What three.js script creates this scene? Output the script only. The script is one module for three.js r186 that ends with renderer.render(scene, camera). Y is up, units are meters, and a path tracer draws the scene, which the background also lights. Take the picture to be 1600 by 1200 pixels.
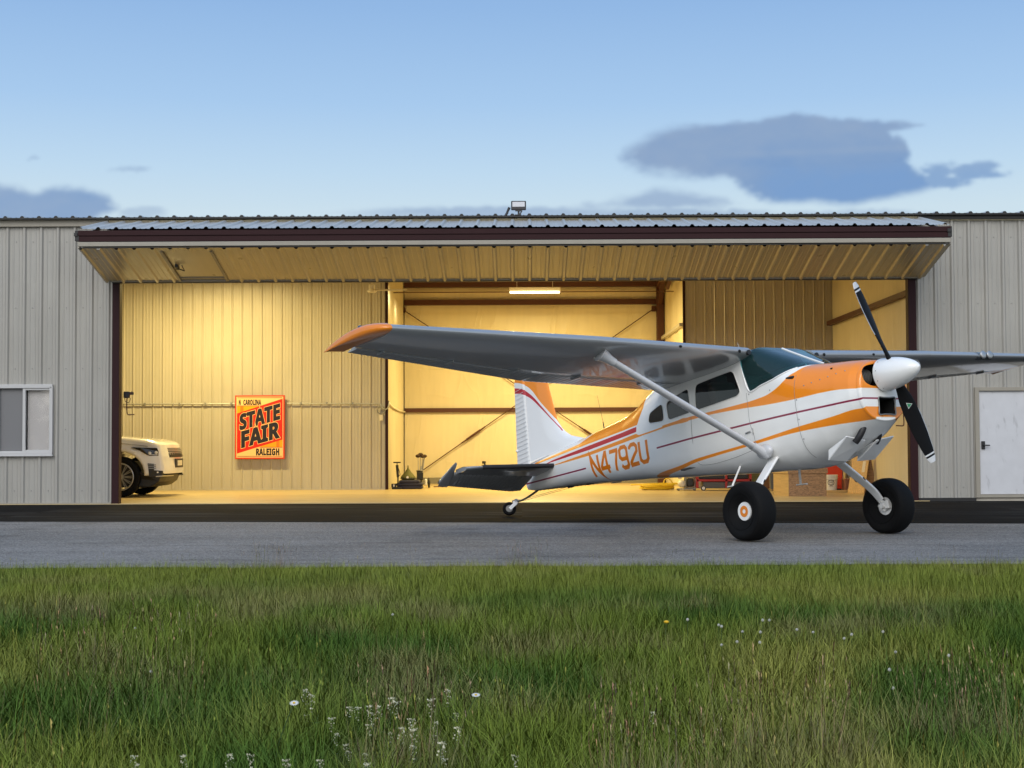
import * as THREE from 'three';
import { mergeGeometries } from 'three/addons/utils/BufferGeometryUtils.js';
import { RoundedBoxGeometry } from 'three/addons/geometries/RoundedBoxGeometry.js';
import { RectAreaLightUniformsLib } from 'three/addons/lights/RectAreaLightUniformsLib.js';

// ------------------------------------------------------------------ camera, sky, sun, exposure
const scene = new THREE.Scene();
const camera = new THREE.PerspectiveCamera(2 * Math.atan(600 / 2404) * 180 / Math.PI, 4 / 3, 0.1, 3000);
camera.position.set(0, 1.075, 27.7);
camera.rotation.order = 'YXZ';
camera.rotation.set(Math.atan(92 / 2404), Math.atan(15 / 2404), -0.0042);
const renderer = new THREE.WebGLRenderer({ antialias: true });
renderer.toneMapping = THREE.LinearToneMapping;
renderer.toneMappingExposure = 1.12;
renderer.shadowMap.enabled = true;
RectAreaLightUniformsLib.init();
const SKY_K = .90, SUN_I = 1.35, LAMP_K = 2.0;

let seed = 12345;
function rnd() { seed = (seed + 0x6D2B79F5) | 0; let t = Math.imul(seed ^ (seed >>> 15), 1 | seed); t = (t + Math.imul(t ^ (t >>> 7), 61 | t)) ^ t; return ((t ^ (t >>> 14)) >>> 0) / 4294967296; }
const rr = (a, b) => a + (b - a) * rnd();
const clamp = (x, a = 0, b = 1) => Math.min(b, Math.max(a, x));
const sm = (a, b, x) => { const t = clamp((x - a) / (b - a)); return t * t * (3 - 2 * t); };
const mix = (a, b, t) => a + (b - a) * t;
function interp(xs, ys, x) { if (x <= xs[0]) return ys[0]; for (let i = 1; i < xs.length; i++) if (x <= xs[i]) return mix(ys[i - 1], ys[i], (x - xs[i - 1]) / (xs[i] - xs[i - 1])); return ys[ys.length - 1]; }
function h2(i, j, s = 0) { let n = Math.imul(i, 374761393) ^ Math.imul(j, 668265263) ^ Math.imul(s + 7, 2147483647 - 58); n = Math.imul(n ^ (n >>> 13), 1274126177); return ((n ^ (n >>> 16)) >>> 0) / 4294967296; }
function vn(x, y, s = 0, p = 0) { let i = Math.floor(x), j = Math.floor(y); const fx = x - i, fy = y - j, a = fx * fx * (3 - 2 * fx), b = fy * fy * (3 - 2 * fy); const w = (k) => p ? ((k % p) + p) % p : k; return mix(mix(h2(w(i), w(j), s), h2(w(i + 1), w(j), s), a), mix(h2(w(i), w(j + 1), s), h2(w(i + 1), w(j + 1), s), a), b); }
function fbm(x, y, o = 4, s = 0, p = 0) { let v = 0, a = 0.5, t = 0; for (let k = 0; k < o; k++) { v += a * vn(x, y, s + k, p); t += a; a *= 0.5; x *= 2; y *= 2; p *= 2; } return v / t; }

// sky: a clear dusk gradient with a lens-shaped cloud and low banks, in directions (azimuth from -z, elevation), in units of 1/2404 rad
{
  const W = 4096, H = 2048, d = new Float32Array(W * H * 4);
  const OUT = [[158, 462], [200, 484], [240, 495], [300, 500], [370, 506], [435, 518], [480, 512], [525, 507], [580, 503], [640, 496], [585, 486], [612, 466], [604, 446], [622, 424], [668, 402], [610, 386], [566, 379], [522, 369], [450, 371], [390, 374], [352, 390], [322, 412], [262, 416], [194, 422], [164, 442]];
  const LOW = [[80, 366], [150, 384], [216, 402], [262, 396], [330, 384], [350, 372], [300, 366], [200, 362]];
  const LEFT = [[-1000, 420], [-860, 412], [-800, 404], [-770, 392], [-735, 402], [-690, 398], [-650, 386], [-640, 370], [-700, 350], [-1000, 350]];
  const sdf = (P, x, y) => { let d = 1e9, s = -1; for (let i = 0, k = P.length - 1; i < P.length; k = i++) { const [ax, ay] = P[k], [bx, by] = P[i], ex = bx - ax, ey = by - ay, t = clamp(((x - ax) * ex + (y - ay) * ey) / (ex * ex + ey * ey)), qx = x - ax - ex * t, qy = y - ay - ey * t; d = Math.min(d, qx * qx + qy * qy); if ((ay > y) !== (by > y) && x < (bx - ax) * (y - ay) / (by - ay) + ax) s = -s; } return s * Math.sqrt(d); };
  const clouds = (x, y) => { // x right, y up, both tan-angles * 2404 ; [cover, thin cover, tone 0 pale .. 1 deep blue]
    if (y > 560 || y < 250) return [0, 0, 0];
    const n1 = fbm(x / 80, y / 34, 5, 3) - .5, n2 = fbm(x / 26 + 9, y / 13, 4, 11) - .5, n3 = fbm(x / 11, y / 6, 3, 21) - .5;
    const wx = x + n1 * 40 + n2 * 22 + n3 * 9, wy = y + n2 * 8 + n3 * 4.5, el = (cx, cy, rx, ry) => { const a = (wx - cx) / rx, b = (wy - cy) / ry; return 1 - Math.sqrt(a * a + b * b); };
    const soft = 6 + 11 * sm(330, 170, x) + 5 * sm(480, 400, y);
    const big = x > 60 && x < 780 ? sm(-soft * .55, soft, sdf(OUT, wx, wy) + n1 * 8) : 0;
    const wisp = x > 560 && x < 820 ? sm(.0, .55, Math.max(el(690, 424, 70, 15), el(725, 432, 40, 9), el(660, 408, 50, 12)) + n2 * 1.5) * .8 : 0;
    const low = x > 30 && x < 420 ? sm(-6, 14, sdf(LOW, wx, wy) + n2 * 16) * .8 : 0, bank = Math.max(sm(0, .6, el(-40, 361, 300, 14)), sm(0, .6, el(230, 358, 220, 12)), sm(.1, .7, el(520, 357, 190, 9)) * .7) * .75;
    const lf = x < -560 ? sm(-8, 10, sdf(LEFT, wx, wy) + 4 + n1 * 14 + n2 * 12) : 0;
    const lw = x < -500 ? sm(.0, .5, Math.max(el(-612, 432, 40, 7), el(-595, 366, 55, 12), el(-772, 452, 18, 5)) + n2 * 1.2) * .5 : 0;
    const tone = clamp(.18 + .9 * sm(500, 385, y + n1 * 30) * sm(280, 430, x + n1 * 60) + .25 * n1 + .35 * n2 - .22 * sm(.35, .0, Math.abs((y - 452 - .04 * (x - 400)) / 26)) * sm(250, 420, x));
    return [Math.max(big, lf * .95, wisp), Math.max(low, bank, lw), x < -400 ? .45 + n1 : tone];
  };
  for (let j = 0; j < H; j++) {
    const el = ((j + .5) / H - .5) * Math.PI, se = Math.sin(el), ed = el * 180 / Math.PI;
    for (let i = 0; i < W; i++) {
      const az = ((i + .5) / W - .25) * 2 * Math.PI; // 0 = straight ahead (-z), grows to the right
      const back = .5 - .5 * Math.cos(az);           // 1 behind the camera
      let r, g, b;
      const e = Math.max(0, ed);
      r = interp([0, 4, 8.4, 10, 12.5, 16, 30, 60, 90], [.68, .65, .60, .51, .385, .285, .215, .18, .17], e);
      g = interp([0, 4, 8.4, 10, 12.5, 16, 30, 60, 90], [.76, .76, .745, .69, .585, .475, .39, .335, .315], e);
      b = interp([0, 4, 8.4, 10, 12.5, 16, 30, 60, 90], [.79, .82, .84, .86, .845, .775, .68, .61, .58], e);
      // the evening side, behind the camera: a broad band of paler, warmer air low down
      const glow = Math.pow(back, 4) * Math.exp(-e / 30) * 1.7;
      const wide = Math.pow(back, 1.4) * .34 * sm(19, 30, e); r += glow * 1.0 + wide * .86; g += glow * .86 + wide * .97; b += glow * .68 + wide * 1.1;  // wide: bluish lift added to the unseen higher sky to brighten the wing edge
      const tx = Math.tan(clamp(((az + Math.PI * 3) % (2 * Math.PI)) - Math.PI, -1.2, 1.2)) * 2404, azs = ((az + Math.PI * 3) % (2 * Math.PI)) - Math.PI;
      if (ed > 1 && ed < 30) {
        if (Math.abs(azs) < .55) {
          const [c, l, tone] = clouds(tx, Math.tan(el) * 2404 / Math.cos(azs));
          const cr = mix(.275, .155, tone), cg = mix(.38, .295, tone), cb = mix(.56, .56, tone);
          const A = c * .93; r = mix(r, cr, A); g = mix(g, cg, A); b = mix(b, cb, A);
          const B = l * .85; r = mix(r, .25, B); g = mix(g, .36, B); b = mix(b, .56, B);
        } else {
          const n = fbm(azs * 5 + 30, ed / 4, 5, 77), c = sm(.56, .72, n) * sm(1, 5, ed) * (1 - sm(14, 28, ed)) * sm(.55, .8, Math.abs(azs)) * .55;
          r = mix(r, .3, c); g = mix(g, .36, c); b = mix(b, .5, c);
        }
      }
      if (ed < 0) { const t = sm(0, -6, ed); r = mix(r, .09, t); g = mix(g, .10, t); b = mix(b, .08, t); }
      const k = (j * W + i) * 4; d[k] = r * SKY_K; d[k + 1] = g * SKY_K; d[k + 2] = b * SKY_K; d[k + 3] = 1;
    }
  }
  const t = new THREE.DataTexture(d, W, H, THREE.RGBAFormat, THREE.FloatType);
  t.mapping = THREE.EquirectangularReflectionMapping; t.magFilter = t.minFilter = THREE.LinearFilter; t.colorSpace = THREE.LinearSRGBColorSpace; t.needsUpdate = true;
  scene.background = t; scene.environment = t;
}
// the bright western sky after sunset: low, behind the camera and to the left, very soft
const sun = new THREE.DirectionalLight(new THREE.Color().setRGB(1, .93, .82), SUN_I);
sun.position.set(-14, 46, 62); sun.target.position.set(0, 1, 6); sun.castShadow = true;
sun.shadow.radius = 70; sun.shadow.mapSize.set(2048, 2048);
Object.assign(sun.shadow.camera, { left: -26, right: 26, top: 20, bottom: -20, near: 1, far: 160 });
scene.add(sun, sun.target);

// ------------------------------------------------------------------ helpers
const used = {};
function numbered(n) { if (!(n in used)) { used[n] = 0; return n; } used[n]++; return n + '_' + String(used[n]).padStart(3, '0'); }
function tag(o, label, category, group) { o.userData.label = label; o.userData.category = category; if (group) o.userData.group = group; return o; }
function sh(m) { m.castShadow = true; m.receiveShadow = true; return m; }
function mesh(name, geo, mat, parent = scene) {
  if (Array.isArray(geo)) geo = merge(geo);
  const m = sh(new THREE.Mesh(geo, mat)); m.name = parent === scene ? numbered(name) : name; parent.add(m); return m;
}
function merge(list) { // brings all pieces to position/normal/uv without index
  return mergeGeometries(list.flat().map(g => { let h = g.index ? g.toNonIndexed() : g; for (const k of Object.keys(h.attributes)) if (!['position', 'normal', 'uv'].includes(k)) h.deleteAttribute(k); if (!h.attributes.normal) h.computeVertexNormals(); if (!h.attributes.uv) h.setAttribute('uv', new THREE.Float32BufferAttribute(new Float32Array(h.attributes.position.count * 2), 2)); return h; }));
}
function thing(name, label, category, [x, y, z] = [0, 0, 0], turn = 0, group) { const o = new THREE.Group(); o.name = numbered(name); scene.add(o); o.position.set(x, y, z); o.rotation.y = turn; return tag(o, label, category, group); }
function struct(name, geo, mat) { const m = mesh(name, geo, mat); m.userData.kind = 'structure'; return m; }
function boxUV(g) { // metre uv from the dominant axis
  const p = g.attributes.position, n = g.attributes.normal, uv = new Float32Array(p.count * 2);
  for (let i = 0; i < p.count; i++) { const ax = Math.abs(n.getX(i)), ay = Math.abs(n.getY(i)), az = Math.abs(n.getZ(i)); let u, v; if (ax >= ay && ax >= az) { u = p.getZ(i); v = p.getY(i); } else if (ay >= az) { u = p.getX(i); v = p.getZ(i); } else { u = p.getX(i); v = p.getY(i); } uv[2 * i] = u; uv[2 * i + 1] = v; }
  g.setAttribute('uv', new THREE.BufferAttribute(uv, 2)); return g;
}
const bx = (x0, x1, y0, y1, z0, z1) => boxUV(new THREE.BoxGeometry(x1 - x0, y1 - y0, z1 - z0).translate((x0 + x1) / 2, (y0 + y1) / 2, (z0 + z1) / 2));
const rb = (x0, x1, y0, y1, z0, z1, r = .008) => boxUV(new RoundedBoxGeometry(x1 - x0, y1 - y0, z1 - z0, 2, Math.min(r, (x1 - x0) / 2.01, (y1 - y0) / 2.01, (z1 - z0) / 2.01)).translate((x0 + x1) / 2, (y0 + y1) / 2, (z0 + z1) / 2));
const V = (x, y, z) => new THREE.Vector3(x, y, z);
function bar(a, b, r0, r1 = r0, seg = 10) { const d = V(...b).sub(V(...a)), l = d.length(); const g = new THREE.CylinderGeometry(r1, r0, l, seg); g.translate(0, l / 2, 0); g.applyQuaternion(new THREE.Quaternion().setFromUnitVectors(V(0, 1, 0), d.normalize())); g.translate(...a); return g; }
function tube(pts, r, seg = 40, rad = 8, closed = false) { return new THREE.TubeGeometry(new THREE.CatmullRomCurve3(pts.map(p => V(...p)), closed, 'centripetal'), seg, r, rad, closed); }
function beam(a, b, w, h, up = [0, 1, 0]) { // rectangular bar from a to b
  const A = V(...a), B = V(...b), d = B.clone().sub(A), l = d.length(); d.normalize(); const s = V(...up).cross(d).normalize(), u = d.clone().cross(s);
  const g = boxUV(new THREE.BoxGeometry(w, h, l)); g.applyMatrix4(new THREE.Matrix4().makeBasis(s, u, d)); g.translate((A.x + B.x) / 2, (A.y + B.y) / 2, (A.z + B.z) / 2); return g;
}
function gridGeo(nu, nv, fn, uvfn) { // surface from fn(i/nu, j/nv)
  const P = [], U = [], I = [];
  for (let j = 0; j <= nv; j++) for (let i = 0; i <= nu; i++) { const a = i / nu, b = j / nv; P.push(...fn(a, b)); U.push(...(uvfn ? uvfn(a, b) : [a, b])); }
  for (let j = 0; j < nv; j++) for (let i = 0; i < nu; i++) { const a = j * (nu + 1) + i, b = a + 1, c = a + nu + 1, e = c + 1; I.push(a, b, e, a, e, c); }
  const g = new THREE.BufferGeometry(); g.setAttribute('position', new THREE.Float32BufferAttribute(P, 3)); g.setAttribute('uv', new THREE.Float32BufferAttribute(U, 2)); g.setIndex(I); g.computeVertexNormals(); return g;
}
// ---- textures
function tex(w, h, fn, { srgb = true, rep = [1, 1] } = {}) {
  const d = new Uint8Array(w * h * 4);
  for (let j = 0; j < h; j++) for (let i = 0; i < w; i++) { const c = fn(i / w, j / h, i, j), k = (j * w + i) * 4; for (let q = 0; q < 3; q++) { let x = clamp(Array.isArray(c) ? c[q] : c); if (srgb) x = x <= .0031308 ? x * 12.92 : 1.055 * Math.pow(x, 1 / 2.4) - .055; d[k + q] = x * 255; } d[k + 3] = 255; }
  const t = new THREE.DataTexture(d, w, h); t.wrapS = t.wrapT = THREE.RepeatWrapping; t.magFilter = THREE.LinearFilter; t.minFilter = THREE.LinearMipmapLinearFilter; t.generateMipmaps = true; if (srgb) t.colorSpace = THREE.SRGBColorSpace; t.repeat.set(...rep); t.needsUpdate = true; return t;
}
const lin = (r, g, b) => new THREE.Color().setRGB(r, g, b);
const std = (c, rough = .6, o = {}) => new THREE.MeshStandardMaterial({ color: Array.isArray(c) ? lin(...c) : c, roughness: rough, ...o });
const phy = (c, rough = .3, o = {}) => new THREE.MeshPhysicalMaterial({ color: Array.isArray(c) ? lin(...c) : c, roughness: rough, ...o });
const dirtTex = tex(512, 512, (u, v) => { const n = fbm(u * 6, v * 6, 5, 2, 6), s = fbm(u * 40, v * 3, 3, 9, 0) * .5 + .25; const k = .86 + .14 * n + .05 * (vn(u * 64, v * 8, 4, 0) - .5); return [k, k * (.985 + .02 * s), k * (.965 + .04 * s)]; }, { rep: [.25, .25] });
const roughTex = tex(256, 256, (u, v) => { const n = fbm(u * 8, v * 8, 5, 5, 8); return .72 + .28 * n; }, { srgb: false, rep: [.4, .4] });
const wrinkle = tex(512, 512, (u, v) => { const a = fbm(u * 5 + fbm(u * 6, v * 6, 3, 3, 6) * .9, v * 2, 4, 8, 0), f = Math.pow(1 - Math.abs(2 * vn(u * 7 + 1.7 * vn(u * 3, v * 3, 2, 3), v * 2, 6, 0) - 1), 8); return clamp(.3 + .4 * a + .4 * f * vn(u * 2, v * 2, 7, 2)); }, { srgb: false, rep: [.5, .33] });
const oilcan = tex(256, 256, (u, v) => fbm(u * 5, v * 3, 3, 21, 0) * .8 + .2 * fbm(u * 16, v * 7, 2, 5, 0), { srgb: false, rep: [.21, .17] });
const M = {
  siding: std([.378, .368, .340], .40, { bumpMap: oilcan, bumpScale: .012, map: dirtTex, roughnessMap: roughTex, metalness: .05 }),
  liner: std([.50, .47, .405], .42, { map: dirtTex, roughnessMap: roughTex }),
  doorSkin: std([.60, .53, .36], .36, { map: dirtTex, roughnessMap: roughTex }),
  roofSkin: std([.52, .51, .48], .38, { map: dirtTex, metalness: .15 }),
  trimTan: std([.33, .305, .255], .45, { map: dirtTex }),
  maroon: phy([.030, .009, .011], .55, { specularIntensity: .35, map: dirtTex }),
  redIron: std([.075, .022, .014], .55, { map: dirtTex }),
  black: std([.012, .012, .013], .5),
  blackGloss: std([.008, .008, .009], .18),
  insul: std([.74, .66, .47], .42, { map: dirtTex, bumpMap: wrinkle, bumpScale: .022 }),
  white: std([.78, .77, .74], .35), offwhite: std([.66, .62, .52], .45),
  steel: std([.45, .45, .45], .35, { metalness: .9 }), dullSteel: std([.30, .30, .29], .5, { metalness: .7 }),
  galv: std([.40, .41, .41], .45, { metalness: .6 }),
};
// ------------------------------------------------------------------ ground
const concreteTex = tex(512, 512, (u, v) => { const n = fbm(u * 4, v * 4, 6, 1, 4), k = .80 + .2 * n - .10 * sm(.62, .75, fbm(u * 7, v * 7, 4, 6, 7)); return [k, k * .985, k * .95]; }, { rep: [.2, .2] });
const asphaltTex = tex(2048, 2048, (u, v, i, j) => { const g = h2(i, j, 3), g2 = h2(i >> 1, j >> 1, 4), g3 = h2(i >> 2, j >> 2, 6), n = fbm(u * 6, v * 6, 6, 2, 6), st = fbm(u * 2, v * 34, 4, 19, 0), blot = sm(.60, .80, fbm(u * 9, v * 9, 4, 12, 9)); let k = .62 + .30 * (n - .5) + .34 * (st - .5) + (g - .5) * .22 + (g2 - .5) * .45 + (g3 - .5) * .48 + (h2(i >> 3, j >> 3, 8) - .5) * .22 - .14 * blot; if (g2 > .92) k *= 1.4; if (g2 < .08) k *= .55; if (g3 > .985) k *= 1.35; k *= .66; return [k, k, k]; }, { rep: [.14, .14] });
const asphaltBump = tex(512, 512, (u, v, i, j) => .5 * h2(i, j, 3) + .5 * h2(i >> 1, j >> 1, 4), { srgb: false, rep: [.6, .6] });
const sealTex = tex(1024, 1024, (u, v, i, j) => { const s = fbm(u * 3, v * 60, 4, 3, 0), p = fbm(u * 5, v * 8, 5, 8, 0); let k = .34 + .55 * s * p * 1.4 + .12 * (h2(i, j, 5) - .5) + .75 * sm(.56, .72, fbm(u * 4, v * 26, 4, 14, 0)); k *= .75; return [k * 1.02, k, k * .96]; }, { rep: [.13, .13] });
M.concrete = std([.52, .41, .22], .42, { map: concreteTex, roughnessMap: roughTex });  // warm lamp light on the floor is put into this base colour
M.asphalt = std([.415, .395, .37], .85, { map: asphaltTex, bumpMap: asphaltBump, bumpScale: .004 });
M.seal = phy([.034, .033, .032], .9, { specularIntensity: .08, map: sealTex, bumpMap: asphaltBump, bumpScale: .003 });
M.soil = std([.05, .065, .02], .95, { map: dirtTex });
const gy = (x, z) => { const t = z - 14.05; if (t < 0) return -.035; return -.035 - .43 * sm(0, 8, t) + .07 * (fbm(x / 2.2 + 40, z / 2.2, 3, 5) - .5) * sm(.2, 2, t) + .22 * sm(6, 30, t) * (fbm(x / 9, z / 9, 2, 8) - .5); };
{
  const xs = [-600, -200, -60, -30, -20], zs = [-600, -200, -60, -20, 0, 8, 13, 13.8];
  for (let x = -15; x <= 15; x += .5) xs.push(x); xs.push(20, 30, 60, 200, 600);
  for (let z = 14; z <= 30; z += .35) zs.push(z); zs.push(33, 40, 60, 120, 250, 600);
  struct('ground', gridGeo(xs.length - 1, zs.length - 1, (a, b) => { const x = xs[Math.round(a * (xs.length - 1))], z = zs[zs.length - 1 - Math.round(b * (zs.length - 1))]; return [x, gy(x, z), z]; }, (a, b) => [xs[Math.round(a * (xs.length - 1))], zs[zs.length - 1 - Math.round(b * (zs.length - 1))]]), M.soil);
}
const edgeZ = x => 14.02 + .05 * (x / 4.5) ** 2 + .22 * (fbm(x * .8, 3, 3, 5) - .5) + .16 * (fbm(x * 4, 1, 3, 6) - .5);
const seamZ = x => 6.84 + .111 * x;
struct('taxi_lane', gridGeo(240, 40, (a, b) => { const x = mix(-60, 60, a), z = mix(edgeZ(x), seamZ(clamp(x, -40, 20)) - .3, b); return [x, -.004 - .012 * sm(7, 14, z), z]; }, (a, b) => [mix(-60, 60, a), b * 7.5]), M.asphalt);
const apron = struct('apron', gridGeo(120, 20, (a, b) => { const x = mix(-60, 60, a), z = mix(seamZ(clamp(x, -40, 20)) + .03 * (vn(x * 1.3, 2, 3) - .5), -.2, b); return [x, 0.0, z]; }, (a, b) => [mix(-60, 60, a), b * 7]), M.seal);
function crack(pts, w, parent, y) { const n = 60, c = new THREE.CatmullRomCurve3(pts.map(p => V(p[0], y, p[1]))); const P = []; return mesh('crack', gridGeo(n, 1, (a, b) => { const q = c.getPoint(a), k = w * (.35 + 1.3 * vn(a * 30, 1, 4)), j = .05 * (fbm(a * 14, 2, 3, 6) - .5); return [q.x, y, q.z + j + (b ? -k : k)]; }), M.crackFill, parent); }
M.crackFill = std([.012, .012, .012], .9);
crack([[-6.9, 10.6], [-6.1, 9.6], [-5.75, 8.7], [-5.4, 7.5]], .014, scene.getObjectByName('taxi_lane'), .001);
crack([[-4.2, 4.3], [-3.9, 3.0], [-3.2, 2.2], [-2.4, .9]], .02, apron, .005);
crack([[4.2, .8], [4.9, 3.4], [5.2, 5.8]], .015, apron, .005);
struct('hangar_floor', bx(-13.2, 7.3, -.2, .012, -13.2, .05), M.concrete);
// ------------------------------------------------------------------ hangar
// ribbed sheet: profile runs along x from x0 to x1, sheet runs along y from y0 to y1, ribs stand out towards +z
function profile(x, pitch, R) { // height of the rolled profile at x
  const t = ((x / pitch) % 1 + 1) % 1 * pitch, c = Math.abs(t - pitch / 2);
  let h = R.h * clamp((R.base / 2 - c) / ((R.base - R.top) / 2));
  for (const m of R.minor) { const cm = Math.abs(t - ((pitch / 2 + m * pitch) % pitch + pitch) % pitch); h = Math.max(h, R.mh * clamp((R.mb / 2 - cm) / (R.mb * .3))); }
  return h;
}
const RIB = { h: .033, base: .085, top: .034, minor: [.34, -.34], mh: .006, mb: .035 };
const LINER = { h: .022, base: .05, top: .012, minor: [.33, -.33], mh: .003, mb: .03 };
function ribbed(x0, x1, y0, y1, pitch = .3048, R = RIB, phase = 0) {
  const xs = new Set([x0, x1]), q = [0, R.base / 2, R.top / 2];
  for (let k = Math.floor((x0 - 1) / pitch); k <= (x1 + 1) / pitch; k++) { const c = (k + .5) * pitch + phase; for (const a of q) for (const s of [-1, 1]) xs.add(c + s * a); for (const m of R.minor) for (const a of [R.mb / 2, R.mb * .2]) for (const s of [-1, 1]) xs.add(c + m * pitch + s * a); }
  const X = [...xs].filter(x => x >= x0 - 1e-9 && x <= x1 + 1e-9).sort((a, b) => a - b).filter((x, i, a) => !i || x - a[i - 1] > 1e-4);
  const P = [], U = [];
  for (let i = 0; i < X.length - 1; i++) { const a = X[i], b = X[i + 1], ha = profile(a - phase, pitch, R), hb = profile(b - phase, pitch, R); P.push(a, y0, ha, b, y0, hb, b, y1, hb, a, y0, ha, b, y1, hb, a, y1, ha); U.push(a, y0, b, y0, b, y1, a, y0, b, y1, a, y1); }
  const g = new THREE.BufferGeometry(); g.setAttribute('position', new THREE.Float32BufferAttribute(P, 3)); g.setAttribute('uv', new THREE.Float32BufferAttribute(U, 2)); g.computeVertexNormals(); return g;
}
const hangar = thing('hangar', 'tan ribbed metal hangar with its wide door open and warm light inside', 'hangar', [0, 0, 0]);
const XL = -7.392, XR = 7.114, EAVE = 5.13, OPEN = 4.0;
const screws = (w, x0, x1, ys) => { const g = []; for (let k = Math.ceil(x0 / .3048); k * .3048 < x1 - .02; k++) for (const y of ys) for (const dx of [.0]) { const x = k * .3048 + dx; if (x > -9.5 && x < -8.42 && y > .8 && y < 2.2) continue; if (x > 8.1 && x < 9.22 && y < 2.1) continue; g.push(new THREE.CylinderGeometry(.009, .011, .012, 6).rotateX(Math.PI / 2).translate(x, y, .006)); } const m = mesh('screw', g, M.dullSteel, w); m.userData.kind = 'stuff'; };
// front wall, left of the opening: liner skin + outer panels (a window hole)
{
  const w = mesh('wall', [bx(-16, -9.46, .02, EAVE, -.15, -.012), bx(-8.46, XL, .02, EAVE, -.15, -.012), bx(-9.46, -8.46, .02, .90, -.15, -.012), bx(-9.46, -8.46, 2.16, EAVE, -.15, -.012)], M.liner, hangar);
  const cuts = [XL, -8.46, -9.46]; for (let x = -10.37; x > -16.2; x -= .9144) cuts.push(x);
  const panel = (x0, x1, y0, y1) => mesh('wall_panel', ribbed(x0, x1, y0, y1), M.siding, w);
  panel(-7.92, XL, .03, EAVE - .10); panel(-8.46, -7.92, .03, EAVE - .10);
  panel(-9.46, -8.46, .03, .90); panel(-9.46, -8.46, 2.16, EAVE - .10);
  for (let i = 2; i < cuts.length - 1; i++) panel(cuts[i + 1], cuts[i], .03, EAVE - .10);
  mesh('eave_trim', [rb(-16, XL - .06, EAVE - .115, EAVE + .01, -.01, .075, .01), bx(-16, XL - .06, EAVE + .0, EAVE + .018, -.01, .11)], M.trimTan, w);
  mesh('base_trim', bx(-16, XL, .004, .035, -.01, .045), M.trimTan, w); screws(w, -15.9, XL, [.25, 1.35, 2.45, 3.55, 4.75]);
  // window: frame, sliding sash, panes
  const win = mesh('window', [rb(-9.47, -8.45, 2.095, 2.165, -.03, .065, .006), rb(-9.47, -8.45, .89, .945, -.03, .07, .006), rb(-8.505, -8.445, .93, 2.12, -.03, .065, .006), rb(-9.475, -9.415, .93, 2.12, -.03, .065, .006), rb(-8.99, -8.94, .93, 2.11, -.02, .05, .004), rb(-9.415, -8.99, .93, .965, -.03, .03, .004), rb(-8.94, -8.505, .945, .985, -.02, .045, .004), rb(-8.94, -8.505, 2.06, 2.10, -.02, .045, .004)], M.vinyl = std([.50, .50, .50], .35), hangar);
  mesh('sill', rb(-9.49, -8.43, .868, .892, -.0, .085, .006), M.vinyl, win);
  const gl = (x0, x1, z) => mesh('pane', bx(x0, x1, .95, 2.10, z, z + .004), M.glassWin, win);
  M.glassWin = phy([.90, .91, .91], .03, { transmission: 1, thickness: 0, ior: 1.5, specularIntensity: 1 });
  gl(-8.94, -8.505, .012); gl(-9.415, -8.99, -.012);
  // the small closed room behind the window, and a pale sheet added behind the right light, reflected sky put into its colour
  const rm = mesh('room_wall', [bx(-16, -8.34, 0.02, 2.7, -1.9, -1.8), bx(-8.42, -8.34, .02, 2.7, -1.8, -.15), bx(-16, -8.34, 2.7, 2.8, -1.9, -.15), bx(-16.1, -16, .02, 2.8, -1.9, -.15), bx(-16, -8.34, -.05, .02, -1.9, -.15)], std([.22, .21, .20], .8), hangar);
  mesh('reflection_sheet', bx(-8.925, -8.52, .96, 2.08, -.05, -.045), std([.72, .66, .64], .7), win); mesh('insect_screen', bx(-9.41, -8.995, .97, 2.09, -.006, -.004), std([.19, .19, .195], .9), win);
}
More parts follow.
